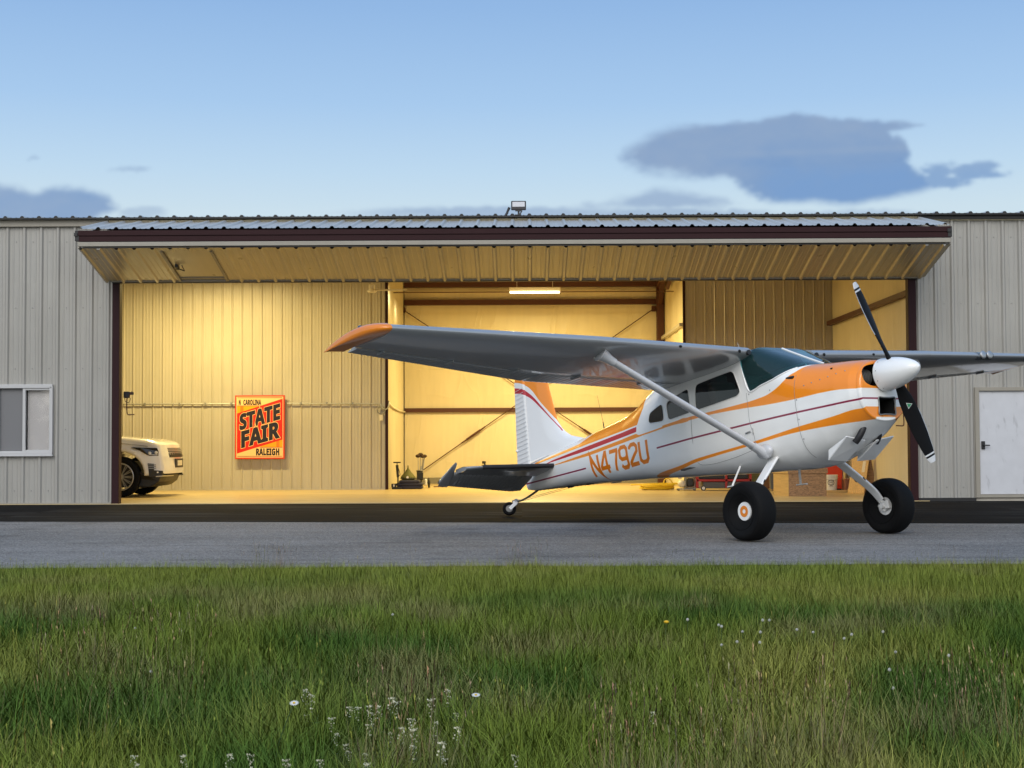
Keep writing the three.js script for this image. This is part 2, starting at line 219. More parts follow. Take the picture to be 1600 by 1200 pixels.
// front wall, right of the opening with its flush steel door
{
  const DX0 = 8.215, DX1 = 9.12, DY0 = .12, DY1 = 1.97;
  const w = mesh('wall', [bx(XR, DX0 - .08, .02, EAVE, -.15, -.012), bx(DX1 + .08, 15, .02, EAVE, -.15, -.012), bx(DX0 - .08, DX1 + .08, DY1 + .06, EAVE, -.15, -.012), bx(DX0 - .08, DX1 + .08, 0, .06, -.15, -.012)], M.liner, hangar);
  const panel = (x0, x1, y0, y1) => mesh('wall_panel', ribbed(x0, x1, y0, y1), M.siding, w);
  panel(XR, 7.62, .06, EAVE - .05); panel(7.62, DX0 - .08, .06, EAVE - .05); panel(DX0 - .08, DX1 + .08, DY1 + .07, EAVE - .05);
  for (let x = DX1 + .08; x < 15; x += .9144) panel(x, Math.min(15, x + .9144), .06, EAVE - .05);
  mesh('eave_trim', [bx(XR + .06, 15, EAVE - .06, EAVE + .012, .04, .10)], M.black, w);  // trim coloured black on this side, shade put into its colour
  screws(w, XR, 14.9, [.25, 1.35, 2.45, 3.55, 4.75]); mesh('base_trim', [bx(XR, DX0 - .08, .0, .06, -.01, .04), bx(DX1 + .08, 15, .0, .06, -.01, .04)], M.black, w);
  const d = mesh('door', rb(DX0, DX1, DY0, DY1, -.05, .0, .004), M.doorPaint = std([.60, .61, .645], .5, { map: tex(256, 512, (u, v) => { const s = sm(.67, .83, fbm(u * 9 + v * 5, v * 5 - u * 3, 4, 4, 0)), n = fbm(u * 7, v * 14, 4, 9); const k = .90 + .1 * n - .22 * s; return [k, k, k * .99]; }) }), hangar);
  { const p = d.geometry.attributes.uv, q = d.geometry.attributes.position; for (let i = 0; i < p.count; i++) p.setXY(i, (q.getX(i) - DX0) / .9, (q.getY(i) - DY0) / 1.9); }
  mesh('frame', [rb(DX0 - .08, DX0 - .003, .06, DY1 + .07, -.06, .045, .004), rb(DX1 + .003, DX1 + .08, .06, DY1 + .07, -.06, .045, .004), rb(DX0 - .003, DX1 + .003, DY1 + .003, DY1 + .07, -.06, .045, .004), rb(DX0 - .003, DX1 + .003, .06, DY0 - .004, -.06, .03, .004)], M.trimTan, d);
  mesh('handle', [rb(DX0 + .03, DX0 + .095, .93, 1.07, .0, .03, .008), bar([DX0 + .062, 1.0, .03], [DX0 + .062, 1.0, .062], .011), bar([DX0 + .055, 1.0, .06], [DX0 + .17, .995, .06], .011)], M.black, d);
}
// opening: jambs, header, roof
{
  mesh('jamb', [rb(XL + .004, -7.253, 0, OPEN + .05, -.16, .03, .006)], M.maroon, hangar);
  mesh('jamb', [rb(6.965, XR - .004, 0, OPEN + .05, -.16, .03, .006)], M.maroon, hangar);
  mesh('header', [bx(XL + .01, XR - .01, OPEN, EAVE - .03, -.155, .012)], M.maroon, hangar);
  const sl = Math.tan(2.4 * Math.PI / 180);
  const roof = mesh('roof', [(() => { const g = bx(-16.2, 15.2, EAVE - .08, EAVE + .0, -14, .05); const p = g.attributes.position; for (let i = 0; i < p.count; i++) p.setY(i, p.getY(i) - p.getZ(i) * sl + .0); return g; })()], M.insul, hangar);
  for (let x = -16.2; x < 15; x += .9144) { const g = ribbed(x, x + .9144, 0, 14.2); g.rotateX(-Math.PI / 2 + 0); g.applyMatrix4(new THREE.Matrix4().makeShear(0, 0, 0, 0, 0, 0)); const p = g.attributes.position; for (let i = 0; i < p.count; i++) { p.setY(i, p.getY(i) + EAVE + .035 - (p.getZ(i)) * sl); p.setZ(i, p.getZ(i) + .16); } g.computeVertexNormals(); mesh('roof_panel', g, M.roofSkin, roof); }
  const cl = []; for (let k = Math.floor(-16.2 / .3048); k < 15.2 / .3048; k++) { const c = (k + .5) * .3048; if (c < -16 || c > 15) continue; const s = new THREE.Shape([new THREE.Vector2(c - .045, 0), new THREE.Vector2(c + .045, 0), new THREE.Vector2(c + .016, .036), new THREE.Vector2(c - .016, .036)]); cl.push(new THREE.ExtrudeGeometry(s, { depth: .02, bevelEnabled: false }).translate(0, EAVE + .028, .145)); }
  mesh('closure_strip', [bx(-16.2, 15.2, EAVE + .005, EAVE + .03, .112, .168), ...cl], M.black, roof);
  // interior right side wall with insulation and girt
  const side = mesh('side_wall', bx(7.2, 7.32, 0, 5.08, -7.9, -.16), M.liner, hangar);
  for (const [z0, z1] of [[-2.0, -.17], [-4.0, -2.0], [-6.0, -4.0], [-7.78, -6.0]]) mesh('insulation_panel', gridGeo(14, 24, (a, b) => [7.185 - .02 * Math.sin(a * Math.PI) * (.5 + .5 * fbm(a * 3, b * 6 + z0, 3, 4)), mix(.03, 5.06, b), mix(z0, z1, a)], (a, b) => [mix(z0, z1, a), b * 5.5]), M.insul, side);
  mesh('girt', [rb(7.03, 7.15, 3.74, 3.84, -7.7, -.17, .006)], M.redIron, side);
  mesh('girt', [rb(7.06, 7.16, .1, .16, -7.7, -.17, .006)], M.redIron, side);
  // partitions on both sides of the tail bay
  const PZ = -7.8, lp = mesh('partition', bx(-13.2, -3.14, 0, 5.42, PZ - .1, PZ - .02), M.liner, hangar);
  for (let i = 0, x = -3.14; x > -13.2; i++, x -= .6858) mesh('liner_panel', ribbed(x - .6858, x, .03, 5.40, .2286, LINER, .05).translate(0, 0, PZ - .015), M.liner, lp);
  mesh('base_trim', bx(-13.2, -3.14, .012, .04, PZ - .02, PZ + .01), M.liner, lp);
  const rp = mesh('partition', bx(3.78, 7.3, 0, 5.42, PZ - .1, PZ - .02), M.liner, hangar);
  for (let x = 3.79; x < 7.15; x += .6858) mesh('liner_panel', ribbed(x, Math.min(x + .6858, 7.19), .03, 5.40, .2286, LINER, .02).translate(0, 0, PZ - .015), M.liner, rp);
  mesh('corner_trim', rb(-3.15, -3.085, 0, 5.5, PZ - .06, PZ + .03, .005), M.maroon, lp);
  mesh('corner_trim', rb(3.735, 3.79, 0, 5.5, PZ - .06, PZ + .03, .005), M.maroon, rp);
  // conduit along the left partition with clips, a switch box and a hanging cable
  const y = 2.005, cz = PZ + .045;
  const cd = mesh('conduit', [bar([-9.2, y, cz], [-6.52, y, cz], .017), bar([-5.42, y, cz], [-3.34, y - .02, cz], .017), tube([[-3.34, y - .02, cz], [-3.26, y - .03, cz], [-3.24, y - .1, cz], [-3.25, y - .16, cz]], .013, 16)], M.galv, hangar);
  mesh('clip', [-8.7, -7.9, -7.3, -6.7, -5.1, -4.5, -3.9].map(x => rb(x - .02, x + .02, y - .025, y + .03, cz - .03, cz + .022, .004)), M.dullSteel, cd);
  mesh('switch_box', [rb(-3.28, -3.20, 1.60, 1.76, cz - .05, cz + .01, .006), rb(-3.25, -3.23, 1.69, 1.72, cz + .01, cz + .016, .002)], M.offwhite, cd);
  mesh('cable', [new THREE.TorusGeometry(.09, .012, 6, 28).translate(-3.24, 1.84, cz + .01), tube([[-3.24, 1.93, cz], [-3.16, 1.86, cz + .05], [-3.09, 1.88, cz + .06], [-3.06, 2.0, cz], [-3.06, 2.05, cz - .05]], .016, 30)], M.dullSteel, cd);
  // tail bay: left side ribbed liner, right side insulation, back wall
  const BZ = -12.9;
  const tl = mesh('side_wall', bx(-3.3, -3.14, 0, 5.45, BZ - .2, PZ - .1), M.liner, hangar);
  M.linerGloss = std([.62, .55, .38], .2, { map: dirtTex });
  for (let z = PZ - .06; z > BZ; z -= .6858) mesh('liner_panel', ribbed(-z, Math.min(-z + .6858, -BZ), .03, 5.43, .2286, LINER, 0).rotateY(Math.PI / 2).translate(-3.13, 0, 0), M.linerGloss, tl);
  mesh('pipe', tube([[-3.09, 2.03, PZ - .1], [-3.085, 1.95, -9], [-3.085, 1.9, -11], [-3.08, 1.9, BZ + .1]], .022, 30), M.offwhite, tl);
  const tr = mesh('side_wall', bx(3.80, 3.92, 0, 5.45, BZ - .2, PZ - .1), M.liner, hangar);
  for (const [z0, z1] of [[-9.5, PZ - .1], [-11.2, -9.5], [BZ, -11.2]]) mesh('insulation_panel', gridGeo(12, 24, (a, b) => [3.78 - .03 * Math.sin(a * Math.PI), mix(.02, 5.44, b), mix(z0, z1, a)], (a, b) => [mix(z0, z1, a), b * 5.8]), M.insul, tr);
  mesh('girt', [rb(3.66, 3.76, 1.92, 2.0, BZ, PZ - .12, .005), rb(3.66, 3.76, 3.76, 3.84, BZ, PZ - .12, .005)], M.liner, tr);
  mesh('column', [rb(3.56, 3.74, 0, 5.3, BZ + .06, BZ + .34, .006)], M.redIron, hangar);
  const raf = mesh('rafter', [beam([3.62, 5.30, BZ + .25], [3.62, 5.46, PZ - .1], .14, .34), beam([3.64, 4.72, BZ + .3], [3.64, 5.35, BZ + 1.3], .12, .12), beam([3.66, 4.95, BZ + 2.1], [3.66, 5.45, PZ - .2], .09, .1)], M.redIron, hangar);
  const back = mesh('back_wall', bx(-3.3, 3.92, 0, 5.66, BZ - .2, BZ - .08), M.liner, hangar);
  const bw = [-3.09, -1.55, -.02, 1.5, 3.02, 3.74];
  for (let k = 0; k < 5; k++) for (const [y0, y1] of [[.17, 1.9], [2.0, 4.72], [4.86, 5.2]]) mesh('insulation_panel', gridGeo(18, 14, (a, b) => { const xx = mix(bw[k], bw[k + 1], a), yy = mix(y0, y1, b); return [xx, yy, BZ - .03 + .05 * Math.sin(b * Math.PI) * (.6 + .4 * Math.sin(a * Math.PI)) + .012 * (fbm(xx * 3, yy * .8, 3, 4) - .5)]; }, (a, b) => [mix(bw[k], bw[k + 1], a), mix(y0, y1, b)]), M.insul, back);
  mesh('girt', rb(-3.09, 3.6, 1.89, 2.0, BZ - .06, BZ + .06, .005), M.redIron, back);
  mesh('girt', rb(-3.09, 3.6, 4.72, 4.86, BZ - .06, BZ + .10, .005), M.redIron, back);
  mesh('girt', rb(-3.09, 3.6, 5.19, 5.55, BZ - .06, BZ + .12, .005), M.redIron, back);
  mesh('plinth', rb(-3.09, 3.76, .0, .17, BZ - .08, BZ + .05, .01), M.plinth = std([.24, .23, .2], .8, { map: concreteTex }), back);
  const rod = (s) => { const a = [s * 3.42 + (s > 0 ? .08 : .3), 4.6, BZ + .1], b = [-s * 3.0 + .3, .30, BZ + .1], q = t => [0, 1, 2].map(k => mix(a[k], b[k], t)); const r = mesh('brace_rod', [bar(a, b, .013)], M.redIron, hangar); mesh('turnbuckle', [bar(q(.74), q(.80), .03), bar(q(.72), q(.74), .02), bar(q(.8), q(.82), .02)], M.redIron, r); mesh('end_plate', [rb(a[0] - .06, a[0] + .06, a[1] - .07, a[1] + .07, BZ - .02, BZ + .09, .01)], M.redIron, r); };
  rod(1); rod(-1);
  mesh('conduit', [bar([-3.1, 4.73, -9.5], [3.7, 4.73, -9.5], .012)], M.redIron, hangar);
  // outer far-side shell, closing the building
  for (const b of [[-16.1, -15.9, 0, 5.12, -14, -.15], [14.9, 15.1, 0, 5.12, -14, -.15], [-13.3, -13.2, 0, 5.2, -7.9, -1.9]]) mesh('wall', bx(...b), M.siding, hangar);
  for (const b of [[-16, -3.3, 0, 5.6, -14, -13.8], [3.92, 15, 0, 5.6, -14, -13.8]]) mesh('back_wall', bx(...b), M.siding, hangar);
}
// bifold door, folded open under the eave
{
  const D = thing('bifold_door', 'wide bifold hangar door folded up above the opening, ribbed tan underside', 'hangar door', [0, 0, 0]);
  const x0 = -7.5, x1 = 7.25, zo = 1.78;
  // upper leaf: from the hinge under the eave, down and out to the fold
  const A = [.11, 5.075], B = [zo + .02, 4.725], len = Math.hypot(B[0] - A[0], B[1] - A[1]), ang = Math.atan2(B[1] - A[1], B[0] - A[0]);
  const lay = (g, o, a) => g.rotateX(Math.PI / 2).applyMatrix4(new THREE.Matrix4().makeRotationX(-a)).translate(0, o[1], o[0]);
  const up = mesh('upper_leaf', [beam([x0, 4.655, zo], [x1, 4.655, zo], .07, .085), beam([x0, 4.555, zo - .01], [x1, 4.555, zo - .01], .07, .085), beam([x0, 5.0, .07], [x1, 5.0, .07], .06, .05), bx(x0 + .02, x1 - .02, 4.60, 4.615, zo - .05, zo + .01)], M.maroon, D);
  for (let x = x0; x < x1 - .01; x += .9219) { const g = ribbed(x, Math.min(x1, x + .9219), 0, len); g.scale(1, 1, 1); g.rotateX(-Math.PI / 2); const p = g.attributes.position; // y->-z ; ribs up
    for (let i = 0; i < p.count; i++) { const s = -p.getZ(i) / len, h = p.getY(i); p.setXYZ(i, p.getX(i), mix(B[1], A[1], s) + h, mix(B[0], A[0], s)); } g.computeVertexNormals(); mesh('door_panel', g, M.roofSkin, up); }
  mesh('frame_tube', [...[-6, -3.6, -1.2, 1.2, 3.6, 6].map(x => beam([x, 4.99, .12], [x, 4.68, zo - .05], .05, .05))], M.maroon, up);
  // lower leaf: folded back under the upper one, its outer skin facing down
  const O = [zo, 4.405], I = [.10, 4.02];
  const lo = mesh('lower_leaf', [rb(x0, x1, 4.425, 4.50, zo - .04, zo + .045, .008), rb(x0 + .1, x1 - .1, 4.0, 4.06, .05, .12, .005)], M.trimTan, D);
  const pan = (xa, xb, s0, s1) => { const g = ribbed(xa, xb, 0, 1), p = g.attributes.position; for (let i = 0; i < p.count; i++) { const s = mix(s0, s1, p.getY(i)), h = p.getZ(i); p.setXYZ(i, p.getX(i), mix(O[1], I[1], s) - h, mix(O[0], I[0], s)); } g.computeVertexNormals(); return mesh('door_panel', g, M.doorSkin, lo); };
  const WX0 = -6.16, WX1 = -5.26; let cut = [x0, -7.05, WX0]; for (let x = WX1; x < x1 - .3; x += .893) cut.push(x); cut.push(x1);
  for (let i = 0; i < cut.length - 1; i++) { if (cut[i] === WX0) { pan(WX0, WX1, 0, .10); continue; } pan(cut[i], cut[i + 1], 0, 1); }
  mesh('edge_bar', [bx(x0 + .12, x1 - .12, 3.985, 4.03, .03, .085), bx(x0 + .02, x1 - .02, 4.40, 4.412, zo - .03, zo + .03)], M.black, lo);
  for (const x of [x0 - .005, x1 + .005]) { mesh('end_cap', [beam([x, 4.43, zo - .03], [x, 4.09, .16], .03, .05), beam([x, 4.60, zo - .06], [x, 5.0, .15], .03, .05)], M.trimTan, lo); mesh('bracket', [rb(x - .05, x + .02, 4.52, 4.70, zo - .06, zo + .03, .005), rb(x - .06, x, 4.60, 4.66, zo - .02, zo + .05, .004)], M.black, lo); }
  // walk-through door in the lower leaf
  const at = (x, s, h) => [x, mix(O[1], I[1], s) - h, mix(O[0], I[0], s)];
  const slab = (xa, xb, s0, s1, h0, h1) => { const g = bx(0, 1, 0, 1, 0, 1), p = g.attributes.position; for (let i = 0; i < p.count; i++) { const q = at(mix(xa, xb, p.getX(i)), mix(s0, s1, p.getZ(i)), mix(h0, h1, p.getY(i))); p.setXYZ(i, ...q); } g.computeVertexNormals(); return g; };
  const wd = mesh('walk_door', slab(WX0 + .05, WX1 - .05, .115, .91, -.05, -.02), M.doorSkin, lo);
  mesh('frame', [slab(WX0, WX0 + .045, .10, .99, -.06, .02), slab(WX1 - .045, WX1, .10, .99, -.06, .02), slab(WX0 + .045, WX1 - .045, .92, .985, -.06, -.005)], M.trimTan, wd);
  mesh('handle', [slab(WX0 + .10, WX0 + .15, .52, .60, -.02, .035), bar(at(WX0 + .12, .56, .03), at(WX0 + .24, .60, .05), .012), bar(at(WX0 + .24, .60, .05), at(WX0 + .25, .45, .05), .01)], M.black, wd);
  mesh('frame_tube', [slab(x0 + .05, x1 - .05, .45, .50, -.09, -.05), slab(x0 + .05, x1 - .05, .02, .07, -.09, -.05)], M.maroon, lo);
}
// floodlight on the roof edge, with its small sensor
{
  const f = thing('flood_light', 'dark rectangular floodlight standing on the middle of the roof edge', 'floodlight', [-.04, EAVE + .07, .08]);
  mesh('housing', [rb(-.135, .135, .07, .235, -.03, .04, .015), rb(-.11, .11, .09, .22, -.10, -.03, .02)], M.dark = std([.03, .028, .03], .5), f);
  mesh('lens', rb(-.112, .112, .125, .215, .036, .045, .004), phy([.55, .56, .60], .15, { clearcoat: .6 }), f);
  mesh('bracket', [bar([0, -.02, 0], [0, .075, 0], .018), rb(-.06, .06, .05, .075, -.02, .03, .004), rb(-.07, .05, -.03, -.015, -.04, .06, .003), bar([.02, -.02, .03], [.06, .06, .02], .012)], M.dark, f);
  mesh('sensor', [bar([-.25, -.06, .07], [-.20, .03, .02], .022), bar([-.21, .02, .02], [-.165, .115, .04], .020, .026), bar([-.28, -.07, .08], [-.22, -.02, .06], .012)], M.dark, f);
}
// lamps: box strips with tubes; one shows through the tail-bay opening, two hang out of sight in the front bay above the door opening
function stripLight(x, y, z, label, I, len = 1.24, grp) {
  const t = thing('strip_light', label, 'strip light', [x, y, z], 0, grp);
  mesh('housing', [rb(-len / 2, len / 2, .045, .14, -.07, .07, .006), bar([-len * .35, .14, 0], [-len * .35, .6, 0], .006), bar([len * .35, .14, 0], [len * .35, .6, 0], .006)], M.offwhite, t);
  const tb = mesh('tube', [bar([-len / 2 + .02, .022, -.035], [len / 2 - .02, .022, -.035], .018), bar([-len / 2 + .02, .022, .035], [len / 2 - .02, .022, .035], .018)], new THREE.MeshStandardMaterial({ color: 0xffffff, emissive: lin(1, .82, .5), emissiveIntensity: 9 }), t);
  const L = new THREE.RectAreaLight(lin(1, .76, .29), I, len, .12); L.position.set(x, y - .02, z); L.lookAt(x, y - 3, z); L.castShadow = true; scene.add(L);
}
stripLight(.33, 4.70, -9.5, 'lit strip light hanging in the tail bay, seen just under the door edge', 265 * LAMP_K);
stripLight(-6.9, 4.86, -5.35, 'long strip light hanging near the left partition, out of view above the opening', 205 * LAMP_K, 2.44);
stripLight(.4, 4.87, -7.6, 'strip light hanging above the middle of the front bay, out of view', 400 * LAMP_K);
// ------------------------------------------------------------------ aeroplane. Body axes: x forward from the firewall, y up from the thrust line, z to the right
const plane = thing('airplane', 'white high-wing tailwheel airplane with orange and red stripes on fat black tyres', 'airplane');
const REF = [-.3, -1.63, 0];
{
  const F = V(.560636, .159584, .812539), R = V(-.823072, -.000172, .567937), U = R.clone().cross(F).normalize(); R.copy(F.clone().cross(U));
  const m = new THREE.Matrix4().makeBasis(F, U, R); plane.quaternion.setFromRotationMatrix(m);
  plane.position.set(3.447, 1.652, 10.255).add(V(...REF).applyMatrix4(m));
}
const pm = (name, geo, mat, parent = plane) => { const m = mesh(name, geo, mat, parent); m.geometry.translate(-REF[0], -REF[1], -REF[2]); return m; };
// fuselage lines by station
const ST = {
  x: [-6.02, -5.85, -5.2, -4.7, -4.14, -3.7, -3.28, -3.0, -2.77, -2.5, -2.2, -1.8, -1.2, -.8, -.62, -.5, -.3, -.12, .05, .3, .55, .72, .82, .865],
  w: [.045, .07, .155, .225, .298, .352, .40, .44, .468, .497, .525, .558, .562, .562, .56, .556, .545, .532, .52, .488, .45, .415, .375, .34],
  T: [.055, .07, .14, .19, .243, .287, .337, .408, .50, .565, .605, .625, .63, .632, .628, .565, .465, .375, .296, .262, .232, .205, .18, .155],
  B: [-.30, -.335, -.375, -.405, -.455, -.498, -.535, -.565, -.595, -.625, -.655, -.70, -.765, -.80, -.82, -.83, -.84, -.83, -.80, -.745, -.645, -.545, -.485, -.45],
  M: [-.10, -.10, -.11, -.12, -.13, -.14, -.15, -.16, -.17, -.18, -.19, -.2, -.2, -.2, -.2, -.2, -.19, -.18, -.17, -.16, -.15, -.15, -.16, -.17],
  n: [2.1, 2.2, 2.3, 2.35, 2.5, 2.6, 2.8, 3.1, 3.5, 4.2, 5, 6, 6.5, 6.5, 6.5, 5.6, 4.4, 3.4, 2.9, 2.6, 2.5, 2.4, 2.3, 2.3],
  m: [2.2, 2.3, 2.5, 2.6, 2.8, 3, 3.1, 3.2, 3.3, 3.4, 3.5, 3.6, 3.7, 3.7, 3.7, 3.6, 3.5, 3.4, 3.2, 2.9, 2.6, 2.4, 2.3, 2.3],
};
const sta = (x, k) => interp(ST.x, ST[k], x);
function secPt(x, t, side, off = 0) { // t 0..1 from belly centre to deck centre
  const w = sta(x, 'w') - off, M0 = sta(x, 'M'), lower = t < .5, a = (lower ? (.5 - t) : (t - .5)) * Math.PI, n = lower ? sta(x, 'm') : sta(x, 'n'), h = lower ? M0 - sta(x, 'B') - off : sta(x, 'T') - off - M0;
  return [x, M0 + (lower ? -1 : 1) * h * Math.pow(Math.sin(a), 2 / n), side * w * Math.pow(Math.max(0, Math.cos(a)), 2 / n)];
}
function sideZ(x, y) { const M0 = sta(x, 'M'), lower = y < M0, n = lower ? sta(x, 'm') : sta(x, 'n'), q = lower ? (M0 - y) / (M0 - sta(x, 'B')) : (y - M0) / (sta(x, 'T') - M0); return sta(x, 'w') * Math.pow(Math.max(0, 1 - Math.pow(clamp(q), n)), 1 / n); }
const TX = x => (x + 6.6) / 7.7, TY = (y, side) => (side > 0 ? .5 : 0) + (y + .95) / 1.8 * .5;
function loft(xa, xb, side, off = 0, nx = 90, nt = 44) {
  const xs = []; for (let i = 0; i <= nx; i++) xs.push(mix(xa, xb, i / nx));
  for (const s of ST.x) if (s > xa && s < xb) xs.push(s); xs.sort((a, b) => a - b);
  const X = xs.filter((x, i) => !i || x - xs[i - 1] > .004), n = X.length - 1;
  return gridGeo(n, nt, (a, b) => secPt(X[Math.round(a * n)], side > 0 ? b : 1 - b, side, off), (a, b) => { const p = secPt(X[Math.round(a * n)], side > 0 ? b : 1 - b, side, off); return [TX(p[0]), TY(p[1], side)]; });
}
// cutting a mesh by a convex prism given as planes [nx,ny,nz,d] (inside: n.p + d >= 0)
function soup(g) { const h = g.index ? g.toNonIndexed() : g, p = h.attributes.position, n = h.attributes.normal, u = h.attributes.uv, T = []; for (let i = 0; i < p.count; i += 3) T.push([0, 1, 2].map(k => [p.getX(i + k), p.getY(i + k), p.getZ(i + k), n.getX(i + k), n.getY(i + k), n.getZ(i + k), u.getX(i + k), u.getY(i + k)])); return T; }
function fromSoup(T) { const P = [], N = [], U = []; for (const poly of T) for (let k = 1; k < poly.length - 1; k++) for (const v of [poly[0], poly[k], poly[k + 1]]) { P.push(v[0], v[1], v[2]); N.push(v[3], v[4], v[5]); U.push(v[6], v[7]); } const g = new THREE.BufferGeometry(); g.setAttribute('position', new THREE.Float32BufferAttribute(P, 3)); g.setAttribute('normal', new THREE.Float32BufferAttribute(N, 3)); g.setAttribute('uv', new THREE.Float32BufferAttribute(U, 2)); return g; }
function clipPoly(poly, pl, sgn) { const out = [], d = v => sgn * (pl[0] * v[0] + pl[1] * v[1] + pl[2] * v[2] + pl[3]); for (let i = 0; i < poly.length; i++) { const a = poly[i], b = poly[(i + 1) % poly.length], da = d(a), db = d(b); if (da >= 0) out.push(a); if ((da > 0 && db < 0) || (da < 0 && db > 0)) { const t = da / (da - db); out.push(a.map((v, k) => mix(v, b[k], t))); } } return out.length > 2 ? out : null; }
function cutOut(T, planes) { const keep = [], inside = []; for (let poly of T) { let cur = poly; for (const pl of planes) { const o = clipPoly(cur, pl, -1); if (o) keep.push(o); cur = clipPoly(cur, pl, 1); if (!cur) break; } if (cur) inside.push(cur); } return [keep, inside]; }
function prism(pts, axis = 'z', extra = []) { // convex ccw polygon in (x,y) [axis z] or (z,y) [axis x]
  const out = [...extra]; for (let i = 0; i < pts.length; i++) { const a = pts[i], b = pts[(i + 1) % pts.length], nx = -(b[1] - a[1]), ny = b[0] - a[0], d = -(nx * a[0] + ny * a[1]); out.push(axis === 'z' ? [nx, ny, 0, d] : [0, ny, nx, d]); } return out;
}
function roundPoly(pts, r, k = 5) { const out = []; const n = pts.length; for (let i = 0; i < n; i++) { const p = pts[i], a = pts[(i + n - 1) % n], b = pts[(i + 1) % n]; const la = Math.hypot(a[0] - p[0], a[1] - p[1]), lb = Math.hypot(b[0] - p[0], b[1] - p[1]), ra = Math.min(r, la / 2.1, lb / 2.1); const A = [mix(p[0], a[0], ra / la), mix(p[1], a[1], ra / la)], B = [mix(p[0], b[0], ra / lb), mix(p[1], b[1], ra / lb)]; for (let q = 0; q <= k; q++) { const t = q / k; out.push([(1 - t) ** 2 * A[0] + 2 * t * (1 - t) * p[0] + t * t * B[0], (1 - t) ** 2 * A[1] + 2 * t * (1 - t) * p[1] + t * t * B[1]]); } } return out; }
const SHIELD = [[-.64, .105], [-.29, .17], [-.10, .235], [.05, .288], [.05, 1.0], [-.58, 1.0], [-.785, .53]];
const WINS = [roundPoly([[-1.60, .055], [-.855, .088], [-.79, .13], [-.885, .405], [-1.57, .365]], .07), roundPoly([[-2.155, .035], [-1.69, .05], [-1.70, .350], [-2.17, .262]], .06), roundPoly([[-2.60, .07], [-2.24, .042], [-2.25, .272], [-2.56, .195]], .075)];
